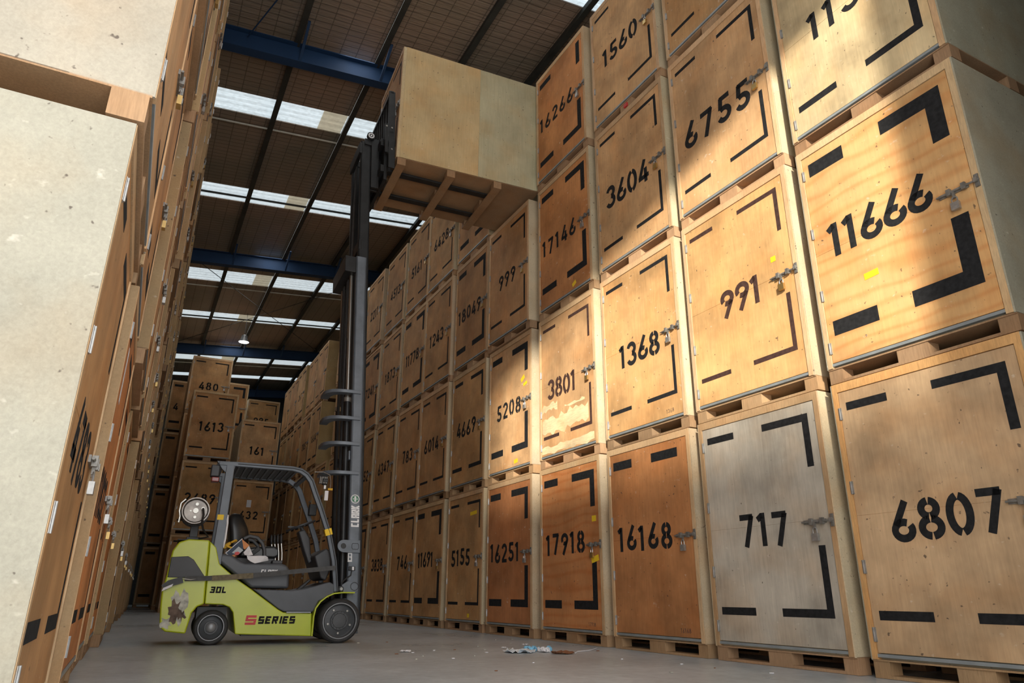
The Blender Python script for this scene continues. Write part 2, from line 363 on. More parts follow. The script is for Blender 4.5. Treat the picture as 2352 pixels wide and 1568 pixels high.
# ------------------------------------------------------------------ the building
RX0 = -5.0; SLOPE = .09
def roofz(x, base=10.58): return base + SLOPE * (x - RX0)
struct('floor', MB().box(-14, 8, -12, 42, -.2, 0), 'concrete')
struct('wall_right', MB().box(2.75, 2.95, -1, 40, 0, 11.4), 'wall_sheet')
struct('wall_left', MB().box(-8.2, -8.0, -1, 40, 0, 11.4), 'wall_sheet')
struct('wall_back', MB().box(-8, 2.75, 40.0, 40.2, 0, 11.4), 'wall_sheet_shaded')
DX0, DX1, DZ = -7.6, -1.71, 7.12
wf = MB().box(DX1, 2.95, -1.2, .3, 0, 11.4).box(-8.2, DX0, -1.2, -1.0, 0, 11.4).box(DX0, DX1, -1.2, -1.0, DZ, 11.4)  # unseen; right piece thickened to shade the near crate sides
struct('wall_front', wf, 'wall_sheet')
ow = MB().box(-12.3, -12.0, -30, -2, 0, 7.55); struct('wall_sun_blocker', ow, 'sun_blocker_sheet')  # unseen wall added to cut off the low sun
BANDS = [(8.1, 8.7), (13.62, 14.38), (17.66, 18.46), (23.36, 24.40), (27.5, 28.35), (33.1, 34.15), (36.4, 37.0)]
def roof_piece(mb, y0, y1, x0=-8.2, x1=2.95, base=10.58, th=.03):
    mb.loft([[(x0, y0, roofz(x0, base)), (x1, y0, roofz(x1, base)), (x1, y0, roofz(x1, base) + th), (x0, y0, roofz(x0, base) + th)],
             [(x0, y1, roofz(x0, base)), (x1, y1, roofz(x1, base)), (x1, y1, roofz(x1, base) + th), (x0, y1, roofz(x0, base) + th)]])
cm = MB(); yy = -1.2
for a, b_ in BANDS: roof_piece(cm, yy, a); yy = b_
roof_piece(cm, yy, 40.2); struct('ceiling', cm, 'roof_foil')
for i, (a, b_) in enumerate(BANDS):
    wm = MB(); n = 10
    def corr(x0, x1):
        rings = []
        for j in range(n * 4 + 1):
            y = a + (b_ - a) * j / (n * 4); dz = .018 * math.sin(j * PI / 2)
            rings.append([(x0, y, roofz(x0) + .03 + dz), (x1, y, roofz(x1) + .03 + dz), (x1, y, roofz(x1) + .034 + dz), (x0, y, roofz(x0) + .034 + dz)])
        wm.loft(rings)
    corr(-8.2, -2.72); corr(-2.18, 2.95)
    w = struct('window_%d' % (i + 1), wm, 'skylight_sheet')
    wm = MB(); corr(-2.72, -2.18); wm.build('stained_pane', 'skylight_stained', w)['label'] = 'yellowed and dirty skylight sheet'
BY = [(11.6, 'blue steel roof beam nearest the camera, behind the raised crate'), (21.6, 'blue steel roof beam second from the camera, behind the top of the mast'), (31.3, 'blue steel roof beam third from the camera, above crate 480'), (38.6, 'blue steel roof beam farthest from the camera, above crate 995')]
for y, lb in BY:
    t = thing('roof_beam', lb, 'beam', (0, y, 0), 0, 'blue roof beams')
    X0, X1 = -8.0, 2.75
    def slab(mb, dy, z0, z1):
        mb.loft([[(x, -dy, roofz(x, z0)), (x, dy, roofz(x, z0)), (x, dy, roofz(x, z1)), (x, -dy, roofz(x, z1))] for x in (X0, X1)])
        return mb
    slab(MB(), .11, 10.0, 10.02).build('bottom_flange', 'beam_blue', t)
    slab(MB(), .008, 10.02, 10.40).build('web', 'beam_blue', t)
    slab(MB(), .11, 10.40, 10.42).build('top_flange', 'beam_blue', t)
    for x in (-3.63, -2.05, -.47):
        MB().sweep([(x + .0, -.10, roofz(x, 10.03)), (x + .0, -.75, roofz(x, 10.42))], .045, .05, (1, 0, 0)).build('fly_brace', 'beam_blue', t)
PX = [-6.87, -5.29, -3.71, -2.13, -.55, 1.03, 2.6]
PN = ['fourth purlin from the left, hidden over the left crates', 'black roof purlin just above the top of the left crate wall', 'black roof purlin second from left, left of the mast', 'black roof purlin running to the mast top', 'black roof purlin above the raised crate',
      'black roof purlin above the top right crates', 'black roof purlin along the right wall']
PN[0] = 'black roof purlin over the left crates'
for x, lb in zip(PX, PN):
    z0, z1 = roofz(x, 10.40), roofz(x, 10.57)
    mb = MB().box(x - .04, x + .04, -1, 39.9, z0 + .02, z1).box(x - .07, x + .045, -1, 39.9, z0, z0 + .02)
    tag(mb.build('roof_purlin', 'purlin_steel'), lb, 'purlin', 'roof purlins')
for y, w_, lb in ((14.68, .022, 'white conduit pipe along the roof beside the nearest big skylight'), (18.05, .03, 'dark conduit pipe crossing the second skylight'), (24.72, .022, 'white conduit pipe along the roof beside the third skylight'),
              (27.9, .03, 'dark conduit pipe crossing the fourth skylight'), (34.45, .022, 'white conduit pipe along the roof beside the farthest wide skylight')):
    mb = MB().tube([(-8, y, roofz(-8, 10.52)), (2.7, y, roofz(2.7, 10.52))], w_, 8)
    tag(mb.build('conduit_pipe', 'conduit_white' if w_ < .03 else 'purlin_steel', smooth=True), lb, 'pipe', 'roof conduits')
for a, b_, lb in (((-4.9, 21.8, 10.35), (1.2, 31.1, 10.9), 'thin dark bracing rod running right and away under the roof'), ((1.2, 21.8, 10.9), (-4.9, 31.1, 10.35), 'thin dark bracing rod running left and away under the roof')):
    tag(MB().tube([a, b_], .012, 6).build('brace_rod', 'purlin_steel'), lb, 'rod')
tag(MB().tube([(-4.6, 11.5, 10.3), (-3.3, 7.2, 10.45)], .012, 6).build('brace_rod', 'beam_blue'), 'thin blue bracing rod ahead of the nearest roof beam', 'rod')
def lamp(loc, lb, ztop):
    t = thing('pendant_lamp', lb, 'lamp', loc, 0, 'hanging high bay lamps')
    MB().lathe([(.02, .30), (.10, .26), (.12, .12), (.20, .02), (.20, 0), (.19, .0), (.11, .11)], (0, 0, 0), 24, 'z').build('shade', 'lamp_shell', t, smooth=True)
    MB().disc((0, 0, .0), .18, .02, 24, 'z').build('lens', 'lamp_glow', t)
    MB().tube([(0, 0, .28), (0, 0, ztop - loc[2])], .008, 6).build('cord', 'black_steel', t)
lamp((-2.45, 27.3, 9.62), 'lit high bay lamp hanging left of the mast', roofz(-2.45))
lamp((-2.55, 36.2, 9.55), 'lit high bay lamp hanging far back above crate 995', roofz(-2.55))

# ------------------------------------------------------------------ the crates
W, D, H = 1.5, 2.36, 2.24
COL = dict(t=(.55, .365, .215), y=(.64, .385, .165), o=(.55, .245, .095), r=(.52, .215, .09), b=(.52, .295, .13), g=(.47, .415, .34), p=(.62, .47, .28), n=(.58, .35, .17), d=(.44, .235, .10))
SIDE = (.58, .47, .32); FRAME = (.62, .42, .24)
CM = {}
CM['body'] = MB().box(.012, W - .012, .045, D, .13, H - .004).box(0, .012, .003, D, .125, H - .006).box(W - .012, W, .003, D, .125, H - .006).mesh('crate_body', 'side_plywood')
fr = MB().box(.012, .055, 0, .045, .13, H - .004).box(W - .06, W - .012, 0, .045, .13, H - .004).box(.055, W - .06, 0, .045, H - .075, H - .004)
CM['front_frame'] = fr.mesh('crate_frame', 'timber')
def door_mesh(nm, mt):
    prof = [(.03, .175), (.03, H - .08), (.008, H - .08), (.008, 1.1645), (.0105, 1.1635), (.0105, 1.1605), (.008, 1.1595), (.008, .175)]
    return MB().loft([[(x, y, z) for y, z in prof] for x in (.06, W - .066)]).mesh(nm, mt)
CM['door'] = door_mesh('crate_door', 'door_plywood'); CM['door_f'] = door_mesh('crate_door_figured', 'figured_plywood'); CM['door_w'] = door_mesh('crate_door_weathered', 'weathered_plywood')
CM['sill'] = MB().box(.05, W - .055, .004, .03, .145, .168).mesh('crate_sill', 'sill_metal')
pb = MB()
for y in (.02, .80, 1.57):
    pb.box(.0, W, y, y + .13, .002, .024)
    for x0, x1 in ((.0, .13), (.62, .87), (W - .13, W)): pb.box(x0, x1, y, y + .13, .024, .118)
pb.box(0, W, .012, D, .118, .130)
CM['pallet_base'] = pb.mesh('crate_pallet', 'timber')
CM['hinge'] = MB().box(.046, .074, -.002, .010, -.05, .05).tube([(.06, -.004, -.05), (.06, -.004, .05)], .006, 8).mesh('crate_hinge', 'steel')
la = MB().box(-.27, -.05, -.004, .008, -.017, .017).tube([(-.28, -.014, 0), (.035, -.014, 0)], .008, 8).box(-.20, -.17, -.03, -.004, -.026, .026).box(-.09, -.06, -.03, -.004, -.026, .026)
la.box(.0, .03, -.012, .0, -.05, .05).box(.002, .028, -.032, -.01, -.018, .018).box(-.165, -.147, -.022, -.008, -.06, 0)
CM['latch'] = la.mesh('crate_latch', 'dull_steel')
pl_ = MB().box(-.185, -.125, -.034, -.008, -.155, -.095)
CM['padlock'] = pl_.mesh('crate_padlock', 'brass')
CM['padlock_s'] = pl_.mesh('crate_padlock_steel', 'steel')
CM['shackle'] = MB().tube([(-.175, -.02, -.10), (-.175, -.02, -.065), (-.165, -.02, -.05), (-.155, -.02, -.046), (-.145, -.02, -.05), (-.135, -.02, -.065), (-.135, -.02, -.10)], .005, 6).mesh('crate_shackle', 'steel')
EX, EZ, EN = (1, 0, 0), (0, 0, 1), (0, -1, 0); DORG = (0, .008, 0)
def strip_mesh(x0, x1, z0, z1, mat):
    return MB().ribbon([(x0, (z0 + z1) / 2), (x1, (z0 + z1) / 2)], z1 - z0, DORG, EX, EZ, EN, .0015)
MARKS = {}
def marks(style, mat):
    key = (style, mat)
    if key in MARKS: return MARKS[key]
    w = dict(t=.046, m=.066, k=.10, q=.13)[style]
    zt, zb, xl, xr = 2.06 + w * .1, .40, .12, 1.36
    tl = MB().ribbon([(xl, zt - w / 2), (xl + .36, zt - w / 2)], w, DORG, EX, EZ, EN, .0015)
    tr = MB().ribbon([(.84, zt - w / 2), (xr, zt - w / 2)], w, DORG, EX, EZ, EN, .0015).ribbon([(xr - w / 2, zt - w), (xr - w / 2, zt - .46)], w, DORG, EX, EZ, EN, .0015)
    bl = MB().ribbon([(xl, zb + w / 2), (xl + .42, zb + w / 2)], w, DORG, EX, EZ, EN, .0015)
    br = MB().ribbon([(.84, zb + w / 2), (xr, zb + w / 2)], w, DORG, EX, EZ, EN, .0015).ribbon([(xr - w / 2, zb + w), (xr - w / 2, zb + .56)], w, DORG, EX, EZ, EN, .0015)
    trh = MB().ribbon([(.84, zt - w / 2), (xr - .08, zt - w / 2)], w, DORG, EX, EZ, EN, .0015)
    trv = MB().ribbon([(xr - w / 2, zt), (xr - w / 2, zt - .42)], w, DORG, EX, EZ, EN, .0015)
    MARKS[key] = {k: v.mesh('crate_mark', mat) for k, v in dict(tl=tl, tr=tr, bl=bl, br=br, trh=trh, trv=trv).items()}
    return MARKS[key]
def sticker(door, x, z, w=.10, h=.055, rot=0, mat='yellow_paper', lines=2):
    c, s_ = math.cos(rot), math.sin(rot); ex = (c, 0, s_); ez = (-s_, 0, c)
    st = MB().ribbon([(-w / 2, 0), (w / 2, 0)], h, (x, .0065, z), ex, ez, EN, .0008).build('sticker', mat, door)
    st['label'] = 'small %s sticker' % mat.split('_')[0]
    ink = MB()
    for i in range(lines):
        zz = h * (.22 - .42 * i)
        xx = -w * .38
        while xx < w * .3:
            l = w * rnd.uniform(.05, .16); ink.ribbon([(xx, zz), (xx + l * .5, zz + h * .1), (xx + l, zz - h * .08)], h * .07, (x, .0057, z), ex, ez, EN, .0006); xx += l + w * .05
    return st
def crate(loc, rz, label, num='', col='y', mk='t', mmat='black_paint', level_scale=1, lod=0, omit=(), group=None, nh=.25, nz=1.10, nx=.68, adv=None, figured=False, stickers=(), small='', wscale=1, side=None, slope=0, frame=None, dscale=1, lock=0, dark=1):
    t = thing('storage_crate', label, 'crate', loc, rz, group); t.scale = (wscale, dscale, level_scale)
    rg = random.Random(hash((round(loc[0], 2), round(loc[1], 2), round(loc[2], 1))) & 0xffff)
    def jit(c, a=.10):
        k0 = 1 + rg.uniform(-a, a); return tuple(max(.01, k * k0 * (1 + rg.uniform(-.02, .02))) for k in c)
    base = jit(COL[col], .06)
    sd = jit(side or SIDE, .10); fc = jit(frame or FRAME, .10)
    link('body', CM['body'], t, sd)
    link('front_frame', CM['front_frame'], t, fc)
    door = link('door', CM['door_f' if figured else 'door_w' if col == 'g' else 'door'], t, base)
    link('pallet_base', CM['pallet_base'], t, jit((.40, .255, .145), .2))
    M_ = marks(mk, mmat)
    for k in ('tl', 'tr', 'trh', 'trv', 'bl', 'br'):
        if k in ('trh', 'trv') and ('+' + k) not in omit: continue
        if k in omit: continue
        link('corner_mark', M_[k], door)
    if num:
        mb = MB(); digits(mb, num, nx, nz, nh, adv or nh * .83, DORG, EX, EZ, EN, .0018, .185, .012 if lod < 2 else 0, rg, slope)
        mb.build('stencil_number', mmat, door)
    if small:
        mb = MB(); digits(mb, small, 1.22, .235, .045, .034, DORG, EX, EZ, EN, .001, .09, .002, rg); mb.build('handwritten_number', 'ink', door)
    for s_ in stickers: sticker(door, *s_)
    if lod < 2: link('sill', CM['sill'], t)
    if lod < 2:
        for z in (.30, .78, 1.38, 1.98):
            h_ = link('hinge', CM['hinge'], t); h_.location = (0, 0, z)
    if lod < 3:
        l_ = link('latch', CM['latch'], t); l_.location = (W - .045, 0, 1.15)
        p_ = link('padlock', CM['padlock_s' if (lock or rg.random() < .4) else 'padlock'], l_)
        if lod < 2: link('shackle', CM['shackle'], l_)
    return t
ZL = [0.0, 2.222, 4.475, 6.765, 8.98]
LV = ['bottom', 'second', 'third', 'top']
def lsc(l): return (ZL[l + 1] - ZL[l] - .004) / H
RZ = -PI / 2
def right(num, yl, l, col, label=None, dx=0, **kw):
    lb = label or 'plywood storage crate stencilled %s, %s row of the right stack' % (num, LV[l])
    return crate((dx, yl, ZL[l] + .002 * (l > 0)), RZ, lb, num, col, level_scale=lsc(l), group='crates stacked along the right side', **kw)
# column A (nearest); side ply darkened to put its shade in the colour
yA, yB, yC, yD, yE, yF, yG, yH, yI, yJ = 3.80, 5.43, 7.06, 8.72, 10.44, 12.07, 13.76, 15.26, 16.92, 18.62
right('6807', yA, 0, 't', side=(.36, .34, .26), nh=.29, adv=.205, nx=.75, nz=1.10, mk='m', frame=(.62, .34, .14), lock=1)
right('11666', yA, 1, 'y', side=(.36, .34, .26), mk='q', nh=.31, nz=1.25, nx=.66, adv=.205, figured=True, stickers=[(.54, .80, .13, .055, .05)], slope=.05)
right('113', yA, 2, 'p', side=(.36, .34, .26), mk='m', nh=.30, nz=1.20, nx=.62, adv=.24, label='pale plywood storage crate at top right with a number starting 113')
right('717', yB, 0, 'g', mk='m', nh=.29, nz=1.12, nx=.73, adv=.215, frame=(.52, .33, .18), lock=1)
right('991', yB, 1, 'y', mk='t', mmat='brown_paint', nh=.29, nz=1.13, nx=.78, adv=.20, stickers=[(1.22, 1.35, .06, .055, 0)])
right('6755', yB, 2, 'n', mk='t', nh=.33, nz=1.08, nx=.70, adv=.26, slope=-.03)
c15 = None
right('', yB, 3, 'b', mk='t', label='plywood storage crate cut by the top photo edge, right of crate 1560')
right('16168', yC, 0, 'o', mk='k', omit=('tr', 'bl', 'br', '+trh'), nh=.27, nz=1.17, nx=.62, adv=.215, small='16168', lock=1)
right('1368', yC, 1, 'y', mk='t', nh=.29, nz=1.08, nx=.72, adv=.205, small='1368')
right('3604', yC, 2, 'n', mk='t', nh=.32, nz=1.12, nx=.68, adv=.225)
c15 = right('1560', yC, 3, 'n', mk='t', nh=.30, nz=1.18, nx=.68, adv=.22)
right('17918', yD, 0, 'o', mk='k', nh=.27, nz=1.20, nx=.62, adv=.215, small='17918', figured=True, stickers=[(1.33, 1.46, .09, .07, 0), (1.33, .98, .16, .07, .2)])
c38 = right('3801', yD, 1, 'n', mk='t', mmat='brown_paint', nh=.29, nz=1.10, nx=.64, adv=.20)
right('17146', yD, 2, 'o', mk='k', nh=.26, nz=1.14, nx=.60, adv=.22, stickers=[(1.02, .25, .10, .06, .4)])
right('16266', yD, 3, 'o', mk='k', omit=('tr', '+trv'), nh=.26, nz=1.20, nx=.62, adv=.22, dx=-.02)
right('16251', yE, 0, 'r', mk='k', nh=.27, nz=1.16, nx=.62, adv=.215)
right('5208', yE, 1, 'n', mk='k', nh=.26, nz=1.12, nx=.72, adv=.21, stickers=[(1.2, 1.50, .12, .07, .5), (1.28, 1.40, .12, .05, .2), (.98, .25, .12, .06, .1)])
right('999', yE, 2, 'b', mk='t', nh=.26, nz=1.12, nx=.72, adv=.21, dx=-.05)
right('5155', yF, 0, 'b', mk='t', nh=.27, nz=1.16, nx=.60, adv=.215, stickers=[(1.1, 1.86, .26, .06, .05), (.98, .24, .08, .06, 0)])
right('4669', yF, 1, 'b', mk='m', nh=.27, nz=1.14, nx=.68, adv=.21)
right('18049', yF, 2, 'd', mk='k', nh=.27, nz=1.14, nx=.66, adv=.22)
right('', yF, 3, 'b', mk='k', label='plywood storage crate under the raised crate, beside crate 6428')
right('11691', yG, 0, 'b', mk='k', nh=.27, nz=1.18, nx=.62, adv=.19)
right('6014', yG, 1, 'b', mk='t', nh=.27, nz=1.14, nx=.66, adv=.21)
right('1243', yG, 2, 'b', mk='t', nh=.27, nz=1.14, nx=.66, adv=.21)
right('6428', yG, 3, 'b', mk='t', nh=.27, nz=1.2, nx=.70, adv=.21)
right('746', yH, 0, 'b', mk='t', nh=.27, nz=1.18, nx=.78, adv=.22)
right('783', yH, 1, 'b', mk='t', nh=.27, nz=1.14, nx=.74, adv=.22)
right('11778', yH, 2, 'b', mk='k', nh=.27, nz=1.14, nx=.66, adv=.19)
right('5161', yH, 3, 'd', mk='t', nh=.27, nz=1.14, nx=.66, adv=.21)
right('3838', yI, 0, 'b', mk='t', nh=.27, nz=1.18, nx=.72, adv=.21)
right('6347', yI, 1, 'b', mk='t', nh=.27, nz=1.14, nx=.72, adv=.21)
right('1873', yI, 2, 'b', mk='t', nh=.27, nz=1.14, nx=.72, adv=.21)
right('4513', yI, 3, 'd', mk='t', nh=.27, nz=1.14, nx=.72, adv=.21)
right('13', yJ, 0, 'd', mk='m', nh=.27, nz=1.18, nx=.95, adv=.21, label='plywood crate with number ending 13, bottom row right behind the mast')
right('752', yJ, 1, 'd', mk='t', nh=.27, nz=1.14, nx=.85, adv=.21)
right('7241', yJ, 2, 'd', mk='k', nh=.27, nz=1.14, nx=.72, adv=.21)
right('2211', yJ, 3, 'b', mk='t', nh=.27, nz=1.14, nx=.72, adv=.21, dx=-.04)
FAR = [20.27, 21.92, 23.55, 25.14, 26.8, 28.42, 30.05, 31.7]
ORD = ['first', 'second', 'third', 'fourth', 'fifth', 'sixth', 'seventh', 'eighth', 'ninth', 'tenth', 'eleventh', 'twelfth', 'thirteenth', 'fourteenth', 'fifteenth', 'sixteenth', 'seventeenth', 'eighteenth']
FNUM = {(3, 2): '1664', (4, 2): '305', (5, 3): '267'}
for i, y in enumerate(FAR):
    for l in range(4):
        if i == 2 and l > 1: continue
        right(FNUM.get((i, l), ''), y, l, rnd.choice('bbdn'), mk=rnd.choice('ttm'), lod=2, dx=rnd.uniform(-.05, .05), side=(.44, .31, .15),
              label='plywood crate left of the mast, %s column beyond crate 752, %s row' % (ORD[i], LV[l]))

MB().box(.72, .79, .0, .02, .03, .085).build('red_tag', 'red_decal', c15)['label'] = 'small red tag in the pallet gap'
# torn veneer on crate 3801
d38 = [c for c in c38.children if c.name.startswith('door')][0]
tv = MB(); rg = random.Random(3)
def ragged(x0, x1, z0, z1, n=16, a=.05):
    top = [(x0 + (x1 - x0) * i / n, z1 + rg.uniform(-a, a)) for i in range(n + 1)]; bot = [(x0 + (x1 - x0) * i / n, z0 + rg.uniform(-a, a)) for i in range(n + 1)]
    return [(x, z) for x, z in bot] + [(x, z) for x, z in reversed(top)]
tv.prism(ragged(.08, 1.28, .47, .70), .0068, .0079); tv.prism(ragged(.07, 1.40, .185, .29, 16, .02), .0068, .0079); tv.prism(ragged(.08, .5, .80, .90, 8, .03), .0068, .0079); tv.prism(ragged(.7, 1.2, .76, .80, 8, .02), .0068, .0079)
tv.build('torn_veneer', 'torn_plywood', d38, color=(.78, .60, .36))['label'] = 'pale strips where the veneer is torn away'

# raised crate on the forks
LYAW = math.radians(-3.5)
la_c, la_s = math.cos(LYAW), math.sin(LYAW)
lx0, ly0 = -2.355 + 1.5 * -la_s, 8.95 + 1.5 * la_c
load = crate((lx0, ly0, 6.855 - .13), RZ + LYAW, 'pale plywood crate raised on the forks at the top of the mast', '', 'b', mk='t', side=(.58, .47, .27), dscale=1.03)
for x0, x1, cc, lb in ((.05, 1.30, (.58, .44, .235), None), (1.304, D - .005, (.50, .46, .30), 'paler greenish plywood sheet')):
    sp = MB().box(W, W + .006, x0, x1, .13, H - .004).build('side_panel', 'side_plywood_upright', load, color=cc)
    if lb: sp['label'] = lb

# left wall of crates: fronts face +x
LZ = PI / 2
LCOL = {0: 'bnnp', 1: 'obbn', 2: 'obnb'}
LNUM = {(0, 0): '4783', (1, 0): '11832', (2, 0): '16271'}
for i in range(17):
    y = 2.62 + 1.66 * i
    for l in range(4):
        x = -5.225 + .0165 * (y - 2.6) + (.05 if l == 1 else .10 if l == 2 else .13 if l == 3 else 0) * (1 if i > 0 else .6)
        x += rnd.uniform(-.028, .028) if i else 0
        if i == 0 and l == 1: x = -5.165
        if (i, l) == (0, 0): x = -5.205
        if (i, l) == (4, 0): x = -5.09
        if (i, l) == (3, 0): x = -5.175
        col = LCOL[i][l] if i in LCOL else rnd.choice('nbbod')
        num = LNUM.get((i, l), '')
        lb = ('plywood crate stencilled 4783 at the left photo edge, bottom row' if (i, l) == (0, 0) else
              'plywood crate in the left stack, %s column from the camera, %s row' % (ORD[i], LV[l]))
        kw_ = dict(stickers=[(.42, 1.80, .10, .34, 0, 'white_paper', 3)]) if (i, l) == (1, 0) else dict(stickers=[(1.1, 1.0, .2, .12, .4)]) if (i, l) == (4, 1) else {}
        crate((x, y, ZL[l] + .002 * (l > 0)), LZ, lb, num, col, mk='m' if (i, l) == (0, 0) else rnd.choice('tmk'), lod=0 if i < 5 else (1 if i < 8 else 2), level_scale=lsc(l),
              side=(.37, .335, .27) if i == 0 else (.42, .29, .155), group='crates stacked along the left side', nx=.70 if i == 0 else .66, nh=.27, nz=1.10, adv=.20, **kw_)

# back blocks: fronts face the camera (-y)
def back(num, x, y, l, col, ws=.94, **kw):
    lb = kw.pop('label', 'plywood crate stencilled %s facing the camera behind the forklift' % num)
    return crate((x, y, ZL[l] + .002 * (l > 0)), 0, lb, num, col, level_scale=lsc(l), wscale=ws, lod=kw.pop('lod', 1), group='crates across the far end', **kw)
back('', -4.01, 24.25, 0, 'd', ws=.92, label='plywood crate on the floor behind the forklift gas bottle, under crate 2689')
back('2689', -4.01, 24.25, 1, 'b', ws=.92, nh=.30, adv=.25, nx=.72, mk='t')
back('1613', -4.01, 24.25, 2, 'b', ws=.92, nh=.30, adv=.24, nx=.72, mk='t')
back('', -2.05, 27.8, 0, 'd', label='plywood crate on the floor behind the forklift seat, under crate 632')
c632 = back('632', -2.05, 27.8, 1, 'b', nh=.28, adv=.24, nx=.70, mk='t', nz=1.0)
d632 = [c for c in c632.children if c.name.startswith('door')][0]
sticker(d632, .66, 1.42, .17, .26, 0, 'white_paper', 3)
back('161', -2.05, 27.8, 2, 'n', nh=.30, adv=.24, nx=.70, mk='t')
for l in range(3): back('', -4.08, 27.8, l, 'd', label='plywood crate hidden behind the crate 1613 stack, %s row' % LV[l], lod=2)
back('480', -4.08, 27.8, 3, 'b', nh=.30, adv=.25, nx=.72, mk='t')
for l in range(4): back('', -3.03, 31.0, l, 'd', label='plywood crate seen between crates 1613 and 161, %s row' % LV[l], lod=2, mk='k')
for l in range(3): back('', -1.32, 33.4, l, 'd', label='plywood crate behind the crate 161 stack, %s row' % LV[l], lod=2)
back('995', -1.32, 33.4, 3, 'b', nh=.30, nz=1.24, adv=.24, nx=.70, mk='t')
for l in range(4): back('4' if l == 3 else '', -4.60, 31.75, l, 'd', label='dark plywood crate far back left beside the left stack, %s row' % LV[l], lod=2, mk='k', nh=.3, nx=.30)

# ------------------------------------------------------------------ the forklift (local x forward, y left, origin under the front axle)
FL = thing('forklift', 'lime green and dark grey forklift with its mast raised, facing the right stack', 'forklift', (-2.578, 9.529, 0), math.radians(-3))
def part(mb, name, mat, parent=FL, bevel=0, smooth=False, seg=2, label=None, color=None):
    o = mb.build(name, mat, parent, bevel, seg, smooth, color)
    if label: o['label'] = label
    return o
def tilt(mb, k=.0557):
    mb.v = [(p[0] - k * p[2], p[1], p[2]) for p in mb.v]; return mb
SX, SN = (1, 0, 0), (0, -1, 0)
cw = MB().prism([(-1.577, 1.126), (-1.80, 1.130), (-1.90, 1.095), (-1.955, 1.0), (-1.972, .75), (-1.995, .56), (-1.985, .40), (-1.96, .20), (-1.90, .15), (-1.69, .125), (-1.655, .34), (-1.61, .405), (-1.54, .434)], -.53, .53)
cwo = part(cw, 'counterweight', 'lime_paint', bevel=.018, seg=3)
rp = [(-1.955, .93), (-1.781, .944), (-1.717, .907), (-1.582, .735), (-1.593, .707), (-1.96, .712)]
for a_ in ((-.537, -.50), (.50, .537)): part(MB().prism(rp, *a_), 'grille_panel', 'dark_plastic', cwo, bevel=.008)
rg = random.Random(5)
def blob(cx, cz, rx, rz, n, a, y0=-.5325, y1=-.53):
    p = []
    for i in range(n):
        t = 2 * PI * i / n; k = 1 + rg.uniform(-a, a); p.append((cx + rx * k * math.cos(t), cz + rz * k * math.sin(t)))
    return MB().prism(p, y0, y1)
part(blob(-1.80, .40, .085, .16, 24, .35), 'scraped_patch', 'bare_metal_scrape', cwo, label='bare scraped patch in the lime paint')
part(blob(-1.83, .36, .06, .10, 20, .4, -.534, -.5325), 'scraped_patch', 'scraped_paint', cwo, label='dark gouge in the scraped paint')
part(blob(-1.76, .32, .045, .05, 18, .5, -.5335, -.5325), 'scraped_patch', 'scraped_paint', cwo, label='small dark gouge in the scraped paint')
part(blob(-1.90, .24, .05, .06, 18, .4), 'scraped_patch', 'bare_metal_scrape', cwo, label='bare scraped patch low at the rear')
ch = MB().prism([(-1.535, .434), (-1.575, 1.115), (-1.50, 1.05), (-1.44, .87), (-1.412, .845), (-1.229, .705), (-1.064, .601), (-.728, .374), (-.67, .344), (-.343, .335), (-.325, .081), (-1.173, .114), (-1.226, .346), (-1.27, .40), (-1.341, .427)], -.525, .525)
cho = part(ch, 'chassis', 'lime_paint', bevel=.012)
part(MB().box(-1.10, -.35, -.45, .45, .09, .30).box(-1.60, -1.28, -.30, .30, .12, .40), 'underframe', 'black_steel')
b = MB(); words(b, 'S', (-1.096, -.525, .213), SX, EZ, SN, .100, .8, .26, .002, .12, 2.0); part(b, 'decal', 'red_decal', cho, label='red S emblem')
b = MB(); words(b, 'SERIES', (-.945, -.525, .222), SX, EZ, SN, .080, .96, .27, .002, .15, 1.2); part(b, 'decal', 'black_paint', cho, label='black SERIES lettering')
b = MB(); words(b, '30L', (-1.505, -.525, .552), SX, EZ, SN, .068, .95, .26, .002, .10, 1.15); part(b, 'decal', 'black_paint', cho, label='black 30L lettering')
hd = MB().prism([(-1.50, .995), (-1.317, .972), (-1.20, .905), (-1.152, .889), (-.741, .888), (-.675, .870), (-.641, .82), (-.629, .607), (-1.055, .609), (-1.292, .783), (-1.50, .93)], -.46, .46)
hdo = part(hd, 'seat_deck', 'hood_plastic', bevel=.035, seg=3)
b = MB(); words(b, 'CLARK', (-.97, -.461, .772), SX, EZ, SN, .045, .85, .24, .002, .15, 1.1); part(b, 'decal', 'white_decal', hdo, label='white maker lettering half hidden by the strap')
fs = MB().prism([(-1.04, .597), (-.697, .592), (-.60, .585), (-.451, .606), (-.28, .655), (-.164, .689), (-.105, .66), (-.095, .554), (-.275, .467), (-.329, .345), (-.66, .350), (-.728, .378)], -.515, .515)
part(fs, 'floor_cowl', 'hood_plastic', bevel=.015)
part(MB().box(-.64, -.36, -.56, -.515, .338, .352), 'step', 'rim_edge')
for s_ in (-1, 1):
    y0, y1 = (-.58, -.34) if s_ < 0 else (.34, .58)
    pts = [(.14, .567), (-.01, .567), (-.11, .555), (-.19, .52), (-.26, .465), (-.31, .39), (-.325, .30), (-.325, .085)]
    f = MB().sweep([(x, (y0 + y1) / 2, z) for x, z in pts], .016, y1 - y0); part(f, 'fender', 'lime_paint', bevel=.004)
